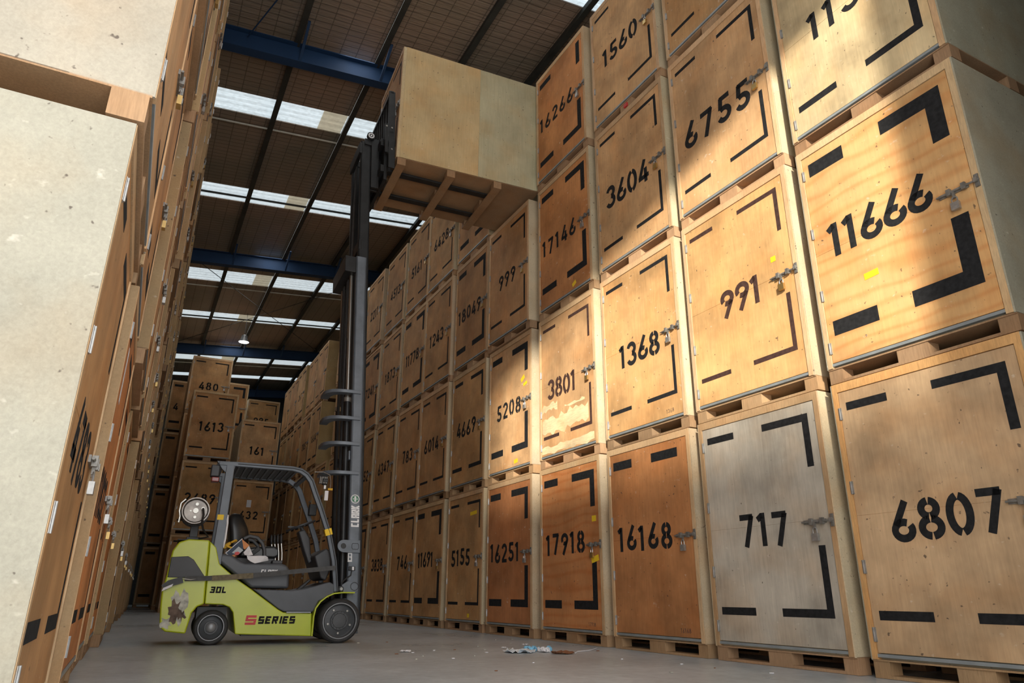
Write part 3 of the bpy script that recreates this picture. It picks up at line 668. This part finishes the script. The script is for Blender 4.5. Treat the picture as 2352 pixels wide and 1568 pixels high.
def wheel(name, cx, cz, r, rr, y, wdt, sgn, bolts):
    ax = sgn
    P = lambda prof: [(a, ax * h) for a, h in prof]
    t = part(MB().lathe(P([(rr * .98, .03), (rr * 1.03, .004), (r * .90, 0), (r * .97, .012), (r, .035), (r, wdt - .03), (r * .96, wdt), (rr, wdt)]), (cx, y, cz), 56), name, 'rubber', smooth=True)
    part(MB().lathe(P([(rr * 1.02, .02), (rr * 1.02, -.004), (rr * .965, -.004), (rr * .95, .02)]), (cx, y, cz), 56), 'rim_edge', 'rim_edge', t, smooth=True)
    part(MB().lathe(P([(rr * .97, .0), (rr * .93, .05), (rr * .86, .058), (rr * .55, .045), (rr * .53, .03), (rr * .42, .03), (rr * .40, .02), (rr * .25, .018), (.0005, .018)]), (cx, y, cz), 56), 'rim', 'rim_grey', t, smooth=True)
    hb = MB()
    for i in range(bolts):
        a = 2 * PI * i / bolts + .9
        hb.lathe(P([(.013, .05), (.013, .028), (.0003, .028)]), (cx + rr * .70 * math.cos(a), y, cz + rr * .70 * math.sin(a)), 6)
    if bolts: part(hb, 'wheel_nuts', 'chrome', t)
    if bolts:
        g = MB()
        for i in range(14):
            a = 2 * PI * i / 14; g.lathe(P([(.010, .04), (.010, .016), (.0003, .016)]), (cx + rr * .46 * math.cos(a), y, cz + rr * .46 * math.sin(a)), 8)
        part(g, 'hub_ring', 'rim_grey', t)
    else: part(MB().lathe(P([(.045, .03), (.045, .004), (.03, -.004), (.0003, -.004)]), (cx, y, cz), 24), 'hub_cap', 'rim_edge', t, smooth=True)
wheel('front_wheel', -.012, .25, .25, .198, -.56, .22, 1, 5); wheel('front_wheel', -.012, .25, .25, .198, .56, .22, -1, 5)
wheel('rear_wheel', -1.433, .185, .185, .135, -.49, .17, 1, 0); wheel('rear_wheel', -1.433, .185, .185, .135, .49, .17, -1, 0)
# overhead guard
og_l = [(-1.478, .86), (-1.472, 1.40), (-1.468, 2.012)]
top = [(-1.60, 2.020), (-1.40, 2.022), (-.74, 2.018), (-.64, 2.0), (-.565, 1.955), (-.50, 1.88), (-.425, 1.71), (-.355, 1.56), (-.22, 1.24), (-.13, .93), (-.075, .575)]
for s_ in (-1, 1):
    y = .485 * s_
    part(MB().sweep([(x, y, z) for x, z in og_l], [.115, .10, .095], .06), 'rear_pillar', 'guard_paint', bevel=.008)
    rl = part(MB().sweep([(x, y, z) for x, z in top], [.05, .055, .058, .062, .066, .068, .068, .066, .064, .062, .06], .062), 'guard_rail', 'guard_paint', bevel=.008)
    part(MB().tube([(x + .012, y + s_ * .033, z + .003) for x, z in top[1:]], .006, 6), 'groove', 'black_steel', rl)
    part(MB().prism([(-1.63, 2.046), (-1.40, 2.046), (-1.425, 1.93), (-1.50, 1.90), (-1.56, 1.95)], y - .025, y + .025), 'gusset', 'guard_paint', bevel=.006)
part(MB().box(-1.42, -.66, -.45, .45, 2.004, 2.016), 'roof_panel', 'dark_plastic')
sb = MB()
for i in range(9): sb.box(-1.38 + i * .085, -1.355 + i * .085, -.455, .455, 1.99, 2.032)
part(sb, 'roof_bars', 'guard_paint', bevel=.004)
part(MB().box(-1.62, -1.54, -.46, .46, 2.0, 2.03).box(-.59, -.53, -.46, .46, 1.93, 1.965), 'cross_bar', 'guard_paint', bevel=.006)
part(MB().tube([(-1.425, -.50, 1.05), (-1.415, -.51, 1.15), (-1.415, -.51, 1.33), (-1.425, -.50, 1.42)], .012, 8), 'grab_handle', 'white_decal', smooth=True)
part(MB().box(-1.535, -1.465, -.5165, -.515, 1.36, 1.42), 'sticker', 'yellow_paper', label='yellow sticker on the rear pillar')
yt = MB().sweep([(-.245, -.485, 1.31), (-.222, -.485, 1.235)], .085, .075); part(yt, 'sticker', 'yellow_paper', label='yellow tape on the front pillar')
# rear lamp and front work lamp
rlp = part(MB().box(-1.68, -1.58, -.50, -.38, 1.86, 2.0), 'rear_lamp', 'dark_plastic', bevel=.015)
part(MB().box(-1.66, -1.575, -.507, -.37, 1.80, 1.855), 'lens', 'red_lens', rlp, bevel=.01)
wl = part(MB().disc((-.36, -.47, 1.90), .055, .06, 16, 'x'), 'work_lamp', 'black_steel', smooth=True)
fn = MB()
for i in range(5): fn.box(-.40 + i * .02, -.392 + i * .02, -.52, -.42, 1.86, 1.945)
part(fn, 'cooling_fins', 'dull_steel', wl)
part(MB().box(-.335, -.31, -.475, -.43, 1.80, 1.86), 'bracket', 'white_decal', wl)
part(MB().tube([(-.47, -.48, 2.0), (-.36, -.47, 2.01), (-.27, -.45, 1.98), (-.25, -.44, 1.9), (-.25, -.44, 1.80)], .006, 6), 'cable', 'dull_steel', wl)
part(MB().box(-.28, -.22, -.455, -.425, 1.79, 1.815), 'connector', 'glove_yellow', wl)
part(MB().box(-.315, -.27, -.46, -.45, 1.66, 1.78), 'lamp_tag', 'white_paper', wl)
# gas bottle on its stand
gb = part(MB().lathe([(.0005, .72), (.09, .70), (.135, .62), (.147, .55), (.147, .08), (.14, .03), (.125, .005), (.0005, .0)], (-1.775, -.37, 1.463), 40), 'gas_bottle', 'tank_metal', smooth=True, label='grey liquefied gas bottle lying across the rear')
part(MB().lathe([(.147, .08), (.152, .06), (.152, -.045), (.140, -.045), (.138, .03)], (-1.775, -.37, 1.463), 40), 'collar', 'tank_metal', gb, smooth=True)
part(MB().disc((-1.775, -.40, 1.463), .03, .04, 16).disc((-1.70, -.41, 1.49), .018, .05, 12).disc((-1.775, -.385, 1.39), .016, .03, 12).disc((-1.77, -.385, 1.54), .018, .03, 12).disc((-1.83, -.385, 1.46), .010, .03, 10), 'valve', 'chrome', gb, smooth=True)
part(MB().tube([(-1.70, -.43, 1.49), (-1.685, -.46, 1.42), (-1.69, -.44, 1.32), (-1.665, -.42, 1.25), (-1.60, -.40, 1.17), (-1.70, -.38, 1.145)], .012, 8), 'hose', 'black_steel', gb, smooth=True)
part(MB().sweep([(-1.775 + .156 * math.cos(a), 0, 1.463 + .156 * math.sin(a)) for a in [2 * PI * i / 24 for i in range(25)]], .008, .06), 'clamp_band', 'black_steel', gb)
part(MB().sweep([(-1.775 + .156 * math.cos(a), -.2, 1.463 + .156 * math.sin(a)) for a in [2 * PI * i / 24 for i in range(25)]], .008, .05), 'clamp_band', 'black_steel', gb)
part(MB().tube([(-1.90, -.30, 1.60), (-1.945, -.30, 1.55), (-1.95, -.30, 1.46), (-1.935, -.30, 1.40), (-1.94, -.30, 1.33)], .012, 6), 'clamp_lever', 'chrome', gb)
part(MB().box(-1.83, -1.68, -.16, .16, 1.14, 1.18).box(-1.80, -1.71, -.10, .10, 1.18, 1.32).box(-1.90, -1.65, -.25, .25, 1.13, 1.145), 'bottle_stand', 'black_steel', bevel=.006)
part(MB().box(-1.92, -1.58, -.42, .42, 1.122, 1.137), 'rear_tray', 'black_steel', bevel=.004)
# seat
bk = []
for z, xf, xb, hw in ((.98, -1.14, -1.33, .22), (1.08, -1.11, -1.345, .25), (1.20, -1.11, -1.36, .25), (1.30, -1.13, -1.38, .25), (1.40, -1.19, -1.40, .22), (1.46, -1.22, -1.38, .18), (1.485, -1.26, -1.35, .14)):
    bk.append([(xf, -hw * .8, z), (xf - .02, -hw * .3, z), (xf - .02, hw * .3, z), (xf, hw * .8, z), (xb + .03, hw, z), (xb, hw * .8, z), (xb, -hw * .8, z), (xb + .03, -hw, z)])
def subsurf(o, n=2):
    md = o.modifiers.new('subdivision', 'SUBSURF'); md.levels = n; md.render_levels = n
    for p in o.data.polygons: p.use_smooth = True
    return o
st = part(MB().prism([(-1.22, .96), (-1.20, 1.06), (-1.05, 1.085), (-.82, 1.10), (-.755, 1.07), (-.75, .99), (-.80, .955)], -.24, .24), 'seat_cushion', 'black_vinyl', bevel=.035, seg=4)
so_ = subsurf(MB().loft(bk).build('backrest', 'black_vinyl', FL))
part(MB().box(-1.30, -.80, -.20, .20, .885, .96), 'seat_base', 'dark_plastic', bevel=.01)
for s_ in (-1, 1):
    part(MB().sweep([(-1.20, .27 * s_, 1.17), (-1.13, .27 * s_, 1.205), (-1.04, .27 * s_, 1.19), (-.975, .27 * s_, 1.13), (-.94, .27 * s_, 1.05), (-.93, .27 * s_, .97)], .04, .045), 'hip_restraint', 'dark_plastic', bevel=.012, seg=3)
part(MB().sweep([(-1.08, -.26, 1.0), (-1.0, -.28, 1.07)], .05, .03), 'belt_buckle', 'black_steel', bevel=.006)
for i in range(4):
    x = -.845 + .03 * i; y = -.10 - .07 * i
    lv = part(MB().tube([(x + .03, y, .90), (x + .02, y, 1.02), (x, y, 1.13), (x - .005, y, 1.17)], .008, 6), 'hydraulic_lever', 'chrome', smooth=True)
    part(MB().tube([(x, y, 1.13), (x - .006, y, 1.16), (x - .012, y, 1.22), (x - .012, y, 1.245)], [.012, .019, .017, .006], 10), 'knob', 'black_steel', lv, smooth=True)
part(MB().box(-.84, -.72, -.36, -.04, .885, .93), 'lever_console', 'dark_plastic', bevel=.01)
# steering
part(MB().prism([(-.54, 1.30), (-.455, 1.325), (-.385, 1.22), (-.35, 1.02), (-.30, .95), (-.37, .90), (-.44, 1.05)], -.10, .10), 'steering_column', 'dark_plastic', bevel=.02)
cn, ca = (-.50, 0, 1.375), math.radians(22)
sw = part(MB().tube([(cn[0] + .18 * math.cos(a) * math.cos(ca), .18 * math.sin(a), cn[2] + .18 * math.cos(a) * math.sin(ca)) for a in [2 * PI * i / 32 for i in range(32)]], .013, 8, True), 'steering_wheel', 'dark_plastic', smooth=True)
part(MB().box(cn[0] - .03, cn[0] + .03, -.17, .17, cn[2] - .012, cn[2] + .008).box(cn[0] - .16, cn[0], -.02, .02, cn[2] - .03, cn[2] - .01), 'spokes', 'dark_plastic', sw)
part(MB().tube([(-.50, 0, 1.37), (-.45, 0, 1.28)], .025, 10), 'hub', 'dark_plastic', sw)
part(MB().prism([(-.36, .99), (-.22, 1.085), (-.155, 1.05), (-.14, .86), (-.19, .70), (-.26, .73)], -.40, .40), 'dashboard', 'dark_plastic', bevel=.02)
part(MB().prism([(-.50, .60), (-.36, .72), (-.34, .71), (-.46, .59)], -.22, -.10), 'pedal', 'black_steel', bevel=.004)
part(MB().prism([(-.46, .60), (-.32, .72), (-.30, .71), (-.42, .59)], .02, .12), 'pedal', 'black_steel', bevel=.004)
part(MB().box(-.36, -.26, .36, .46, 1.55, 1.70), 'side_console', 'black_steel', bevel=.01)
part(MB().disc((-.42, -.42, 1.73), .05, .015, 20, 'x'), 'mirror', 'black_steel', smooth=True)
# mast
for s_ in (-1, 1):
    y0 = s_ * .45
    def pr(u0, u1, ya, yb, w0, w1): return (u0, u1, min(y0 - s_ * ya, y0 - s_ * yb), max(y0 - s_ * ya, y0 - s_ * yb), w0, w1)
    r = MB().box(*pr(.10, .245, 0, .022, .10, 5.12)).box(*pr(.10, .125, 0, .075, .10, 5.12)).box(*pr(.22, .245, 0, .075, .10, 5.12))
    o = part(tilt(r), 'outer_rail', 'mast_paint', bevel=.004)
    if s_ < 0: rail = o
    r = MB().box(*pr(.145, .30, .115, .137, .25, 7.14)).box(*pr(.145, .170, .115, .180, .25, 7.14)).box(*pr(.275, .30, .115, .180, .25, 7.14))
    part(tilt(r), 'inner_rail', 'black_steel', bevel=.004)
    r = MB().tube([(.065, s_ * .30, .25), (.065, s_ * .30, 3.02)], .042, 16); cyl = part(tilt(r), 'lift_cylinder', 'black_steel', smooth=True)
    part(tilt(MB().tube([(.065, s_ * .30, 3.02), (.065, s_ * .30, 5.02)], .024, 12)), 'piston_rod', 'chrome', cyl, smooth=True)
    part(tilt(MB().tube([(.065, s_ * .30, 3.0), (.065, s_ * .30, 3.06)], .05, 16)), 'gland', 'dull_steel', cyl, smooth=True)
    r = MB().tube([(.20, s_ * .365, 7.10), (.20, s_ * .365, 7.22)], .02, 8); part(tilt(MB().box(.20, .36, min(s_ * .30, s_ * .36), max(s_ * .30, s_ * .36), 7.08, 7.18)), 'roller_bracket', 'black_steel')
    ro = part(tilt(MB().disc((.285, s_ * .38 - .02, 7.225), .062, .05, 24)), 'chain_roller', 'black_steel', smooth=True)
    part(tilt(MB().lathe([(.046, .0), (.046, -.004), (.030, -.004), (.030, 0)], (.285, s_ * .38 - .02, 7.225), 24).disc((.285, s_ * .38 - .025, 7.225), .014, .01, 12)), 'bearing', 'white_decal', ro)
    part(tilt(MB().box(.31, .325, s_ * .20 - .02, s_ * .20 + .02, 5.0, 7.15)), 'lift_chain', 'dull_steel')
part(tilt(MB().tube([(.10, 0, .4), (.10, 0, 4.0)], .045, 14)), 'centre_cylinder', 'black_steel', smooth=True)
part(tilt(MB().box(.085, .10, -.06, .06, 3.1, 4.95)), 'lift_chain', 'dull_steel')
part(tilt(MB().box(-.06, .10, -.45, .45, 4.86, 5.10)), 'top_crosshead', 'black_steel', bevel=.01)
part(tilt(MB().box(.06, .12, -.43, .43, .35, .50).box(.075, .10, -.43, .43, 2.2, 2.32)), 'cross_member', 'mast_paint', bevel=.006)
for q_ in ((.12, .17, -.34, .34, 6.92, 7.10), (.15, .19, -.34, .34, 5.3, 5.45)): part(tilt(MB().box(*q_)), 'inner_cross_member', 'black_steel', bevel=.006)
for y in (-.17, -.10, .10, .17):
    part(tilt(MB().tube([(.05, y, .6), (.03, y, 1.6), (.03, y, 3.0), (.05, y, 4.85)], .014, 8)), 'hydraulic_hose', 'rubber', smooth=True)
part(tilt(MB().tube([(.14, .10, 5.0), (.15, .10, 6.2), (.18, .08, 7.0)], .018, 8)), 'hydraulic_hose', 'rubber', smooth=True)
for w_ in (3.13, 2.77, 2.43, 2.05):
    pts = [(.21, -.475), (.02, -.475), (-.08, -.455), (-.17, -.40), (-.225, -.31), (-.245, -.20), (-.245, .02), (-.14, .02), (-.135, -.15), (-.10, -.27), (-.03, -.33), (.10, -.36), (.10, -.448), (.21, -.452)]
    part(tilt(MB().plan(pts, w_ - .045, w_)), 'hose_guard', 'mast_paint', bevel=.006)
def tag_plate(mb): return tilt(mb)
bpl = MB()
ring = [(.27, 1.19), (.10, 1.19)] + [(.04 + .078 * math.cos(math.radians(a)), 1.115 + .076 * math.sin(math.radians(a))) for a in range(90, 271, 18)] + [(.10, 1.037), (.245, 1.037), (.245, 1.19)]
part(tilt(MB().prism(ring[1:], -.475, -.45)), 'lift_eye_plate', 'mast_paint', rail, bevel=.004)
part(tilt(MB().disc((.035, -.477, 1.115), .034, .01, 20)), 'eye_hole', 'black_steel', rail, smooth=True)
part(tilt(MB().sweep([(.15, -.476, 1.15), (.215, -.476, 1.15), (.225, -.476, 1.13), (.225, -.476, 1.10), (.215, -.476, 1.08), (.15, -.476, 1.08), (.14, -.476, 1.10), (.14, -.476, 1.13), (.15, -.476, 1.15)], .006, .004)), 'plate_outline', 'black_steel', rail)
part(tilt(MB().prism([(.03, .655), (.10, .70), (.20, .70), (.235, .66), (.235, .60), (.20, .57), (.05, .57)], -.475, -.45)), 'pivot_plate', 'mast_paint', rail, bevel=.004)
part(tilt(MB().lathe([(.05, .0), (.05, -.006), (.043, -.006), (.043, 0)], (.185, -.475, .64), 24)), 'pin_ring', 'black_steel', rail)
part(tilt(MB().disc((.02, -.50, .61), .032, .08, 20)), 'tilt_cylinder_pin', 'black_steel', rail, smooth=True)
part(tilt(MB().disc((.02, -.508, .61), .018, .01, 16)), 'pin_end', 'chrome', rail, smooth=True)
part(tilt(MB().box(.11, .19, -.475, -.45, .825, .875)), 'sensor', 'black_steel', rail, bevel=.006)
part(tilt(MB().box(.15, .175, -.478, -.474, .83, .87)), 'sensor_label', 'white_paper', rail)
part(tilt(MB().tube([(.15, -.465, .83), (.14, -.465, .77), (.07, -.46, .72), (.03, -.46, .68)], .008, 6)), 'cable', 'rubber', rail)
ls = MB()
for zz in (.955, 1.0): ls.ribbon([(.105, zz - .012), (.145, zz - .012), (.145, zz + .03), (.105, zz + .03), (.105, zz - .012)], .012, (0, -.45, 0), SX, EZ, SN, .002)
ls.ribbon([(.098, .935), (.152, .935)], .012, (0, -.45, 0), SX, EZ, SN, .002)
part(tilt(ls), 'decal', 'white_decal', rail, label='small pale data plate')
b = MB(); words(b, 'CLARK', (.229, -.45, 1.355), (0, 0, 1), (-1, 0, 0), SN, .104, .52, .19, .002, 0, .66)
part(tilt(b), 'decal', 'white_decal', rail, label='white CLARK lettering running up the mast')
part(tilt(MB().lathe([(.056, 0), (.056, -.002), (.049, -.002), (.049, 0)], (.172, -.45, 1.70), 36).disc((.172, -.452, 1.70), .043, .002, 28)), 'decal', 'white_decal', rail, label='round white logo ring')
gmb = MB().disc((.172, -.4535, 1.70), .041, .0015, 28); part(tilt(gmb), 'decal', 'green_decal', rail, label='green logo disc')
lw = MB()
for zz, hl in ((.022, .014), (.0, .03), (-.022, .014)): lw.ribbon([(.172 - hl, 1.70 + zz), (.172 + hl, 1.70 + zz)], .010, (0, -.4535, 0), SX, EZ, SN, .002)
lw.ribbon([(.172, 1.665), (.172, 1.735)], .012, (0, -.4535, 0), SX, EZ, SN, .0018)
part(tilt(lw), 'decal', 'white_decal', rail, label='white pattern inside the logo')
# carriage, load backrest and forks
cg = MB().box(.40, .46, -.55, .62, 6.55, 6.66).box(.40, .46, -.55, .62, 7.00, 7.12)
for y in (-.34, -.24, .24, .34): cg.box(.30, .42, y - .025, y + .025, 6.35, 7.20)
cg = part(tilt(cg), 'carriage', 'black_steel', bevel=.006)
bk = MB().box(.50, .60, -.62, -.595, 6.60, 7.97).box(.50, .60, .675, .70, 6.60, 7.97).box(.52, .58, -.62, .70, 7.93, 7.98).box(.52, .58, -.62, .70, 7.20, 7.24)
for i in range(8): y = -.47 + i * .145; bk.box(.53, .57, y - .012, y + .012, 6.70, 7.95)
bk = part(tilt(bk), 'load_backrest', 'black_steel', bevel=.004)
part(tilt(MB().box(.44, .49, -.635, -.60, 6.84, 7.35).box(.46, .60, -.615, -.58, 6.84, 6.95)), 'backrest_bracket', 'black_steel', bk, bevel=.004)
for q_ in ((.55, -.627, 7.30), (.55, -.627, 6.92), (.465, -.641, 7.3)): part(tilt(MB().disc(q_, .014, .01, 10)), 'bolt', 'chrome', bk)
part(tilt(MB().box(.46, .51, -.50, .58, 6.45, 7.15)), 'side_shifter', 'black_steel', cg, bevel=.004)
for y in (-.22, .46):
    part(MB().sweep([(.185, y, 7.20), (.215, y, 6.775), (.27, y, 6.768), (1.95, y, 6.770), (2.02, y, 6.772)], [.04, .05, .04, .025, .01], .12), 'fork', 'black_steel', bevel=.004)

# things left on and tied round the forklift
c3, s3 = math.cos(math.radians(-3)), math.sin(math.radians(-3))
def fw(x, y, z): return (-2.578 + x * c3 - y * s3, 9.529 + x * s3 + y * c3, z)
def loose(name, label, cat, x, y, z, rz=0, group=None): return thing(name, label, cat, fw(x, y, z), math.radians(-3) + rz, group)
t = loose('ratchet_strap', 'grey webbing strap tied along the side of the forklift', 'strap', -1.0, -.575, 0)
sp = [(-.97, .615), (-.87, .655), (-.78, .70), (-.53, .708), (-.264, .727), (.006, .754), (.849, .848), (.88, .85)]
g1 = MB(); g1.sweep([(x, 0, z) for x, z in sp[2:]], .052, .008); g1.build('webbing', 'strap_grey', t)
g2 = MB().sweep([(-.50, -.006, .709), (-.264, -.006, .727), (-.06, -.006, .746)], .058, .006); g2.build('sleeve', 'strap_tan', t)
g3 = MB().sweep([(-.985, .0, .60), (-.93, .0, .648), (-.80, .0, .69)], .07, .03); g3.build('ratchet_handle', 'black_steel', t)
MB().tube([(-.80, -.02, .70), (-.72, -.02, .69), (-.66, -.02, .70), (-.72, -.02, .715), (-.80, -.02, .70)], .007, 6).build('hook', 'dull_steel', t)
MB().prism([(-.995, .565), (-.90, .615), (-.89, .645), (-.985, .60)], -.025, -.018).build('strap_tail', 'white_paper', t)
t = loose('cardboard_box', 'opened navy and orange cardboard box lying on the forklift seat', 'box', -1.28, -.40, 1.06)
MB().prism([(-.105, -.063), (.057, .10), (.09, -.02), (-.05, -.10)], -.012, .0).build('printed_side', 'box_navy', t)
MB().prism([(-.109, -.066), (.057, .106), (.062, .100), (-.098, -.066)], -.014, .004).prism([(-.109, -.066), (-.098, -.066), (-.046, -.098), (-.05, -.105)], -.014, .004).build('white_edge', 'white_paper', t)
MB().prism([(.057, .10), (.15, .03), (.105, -.02), (.06, .02)], -.006, .05).build('flap', 'box_orange', t)
MB().prism([(-.10, -.06), (.057, .095), (.13, .03), (.0, -.105)], .0, .10).build('inner_tray', 'box_orange', t)
MB().prism([(-.035, -.06), (.03, .012), (.088, -.028), (.038, -.082)], -.015, -.012).build('printed_label', 'box_grey', t)
MB().prism([(-.005, -.055), (.03, -.045), (.055, -.06), (.035, -.085), (.0, -.085)], -.017, -.015).build('printed_mark', 'red_decal', t)
def sheet(label, x, y, z, poly, seed):
    r_ = random.Random(seed); mb = MB(); mb.v = [(a_, r_.uniform(-.02, .02) + .25 * (b__ + .1), b__) for a_, b__ in poly]; mb.f = [tuple(range(len(poly)))]
    o = tag(mb.build('paper_sheet', 'white_paper'), label, 'paper'); o.location = fw(x, y, z); o.rotation_euler = (0, 0, math.radians(-3))
    md = o.modifiers.new('thickness', 'SOLIDIFY'); md.thickness = .003; bm = bmesh.new(); bm.from_mesh(o.data); bmesh.ops.triangulate(bm, faces=bm.faces); bm.to_mesh(o.data); bm.free()
sheet('upright crumpled white paper sheet leaning on the box on the forklift', -1.28, -.455, 1.06, [(.146, .024), (.093, -.057), (.105, -.085), (.15, -.09), (.20, -.08), (.186, -.057), (.168, -.02)], 2)
sheet('white paper sheet hanging flat over the seat edge of the forklift', -1.28, -.46, 1.06, [(.13, -.09), (.145, -.13), (.18, -.155), (.23, -.176), (.30, -.16), (.38, -.138), (.37, -.105), (.344, -.088), (.26, -.088), (.20, -.092)], 5)
t = thing('work_glove', 'yellow work glove tucked behind the box on the forklift', 'glove', fw(-1.345, -.40, 1.055), math.radians(-3))
hand = MB().loft([[(-.075, -.025, -.03), (-.075, .025, -.03), (-.085, .025, .02), (-.085, -.025, .02)], [(-.03, -.03, -.005), (-.03, .03, -.005), (-.045, .03, .05), (-.045, -.03, .05)], [(.02, -.03, .04), (.02, .03, .04), (.0, .03, .085), (.0, -.03, .085)]])
subsurf(hand.build('palm', 'glove_yellow', t))
for k in range(4): MB().tube([(.005, -.024 + .016 * k, .06), (.045, -.026 + .017 * k, .085 - .004 * k), (.075 - .008 * abs(k - 1.5), -.026 + .018 * k, .09 - .006 * k)], [.011, .010, .007], 8).build('finger', 'glove_yellow', t, smooth=True)
MB().tube([(-.04, -.025, .02), (-.01, -.045, .005), (.02, -.045, .0)], [.013, .011, .008], 8).build('thumb', 'glove_yellow', t, smooth=True)

# litter on the floor
def crumple(name, label, cat, x, y, lx, ly, h, mat, seed, group=None, rz=0, solid=.003):
    r_ = random.Random(seed); n, m_ = 9, 6; mb = MB(); V = []
    for i in range(n):
        for j in range(m_):
            a, c_ = i / (n - 1) - .5, j / (m_ - 1) - .5
            V.append(((a + r_.uniform(-.05, .05)) * lx * (1 - .5 * abs(c_)), (c_ + r_.uniform(-.07, .07)) * ly * (1 - .4 * abs(a)), .006 + max(0, r_.uniform(-.3, 1)) * h))
    mb.v = V; mb.f = [(i * m_ + j, (i + 1) * m_ + j, (i + 1) * m_ + j + 1, i * m_ + j + 1) for i in range(n - 1) for j in range(m_ - 1)]
    o = mb.build(name, mat); o.location = (x, y, 0); o.rotation_euler = (0, 0, rz); md = o.modifiers.new('thickness', 'SOLIDIFY'); md.thickness = solid
    return tag(o, label, cat, group)
crumple('plastic_scrap', 'torn pale blue plastic film on the floor before crate 16251', 'litter', -1.27, 6.92, .34, .30, .035, 'pale_film', 1, rz=-.4)
crumple('plastic_scrap', 'bright blue plastic scrap beside the pale film on the floor', 'litter', -1.06, 7.06, .16, .16, .05, 'blue_film', 2, rz=.3)
crumple('paper_scrap', 'crumpled white paper at the right end of the blue film', 'litter', -1.02, 6.87, .10, .18, .045, 'white_paper', 4)
crumple('cardboard_scrap', 'flat brown cardboard scrap on the floor before crate 17918', 'litter', -.95, 6.60, .24, .20, .022, 'card_brown', 5, rz=-.3)
t = tag(MB().lathe([(.0005, .05), (.012, .05), (.035, .03), (.038, 0), (.0005, 0)], (0, 0, 0), 14, 'z').build('litter_piece', 'blue_film'), 'small blue plastic cap behind the cardboard scrap', 'litter'); t.location = (-.88, 7.0, .002)
crumple('paper_scrap', 'small white paper scrap alone on the floor right of the front wheel', 'litter', -2.33, 7.41, .12, .08, .015, 'white_paper', 6)
crumple('paper_scrap', 'white paper flake on the floor nearest the bottom of crate 17918', 'litter', -.67, 7.90, .08, .08, .01, 'white_paper', 7)
crumple('paper_scrap', 'tiny white flake on the floor left of the blue film', 'litter', -1.14, 7.54, .06, .05, .01, 'white_paper', 8)
tag(MB().tube([(-.80, 6.60, .006), (-.7, 6.72, .008), (-.45, 6.85, .006), (-.2, 7.1, .006)], .005, 6).build('string', 'white_paper'), 'pale string trailing from the cardboard scrap', 'string')
rg = random.Random(12)
for i in range(26):
    x, y = rg.uniform(-2.6, -.2), rg.uniform(4.2, 9.0)
    s_ = rg.uniform(.008, .022)
    o = MB().loft([[(s_ * math.cos(a + rg.uniform(-.3, .3)), s_ * .8 * math.sin(a), h) for a in (0, 1.2, 2.5, 3.8, 5.1)] for h in (.001, .006)]).build('debris_flake', rg.choice(['white_paper', 'bare_metal_scrape', 'card_brown']))
    o.location = (x, y, .001); tag(o, 'tiny flake of litter on the concrete before the right stack', 'litter', 'floor flakes')
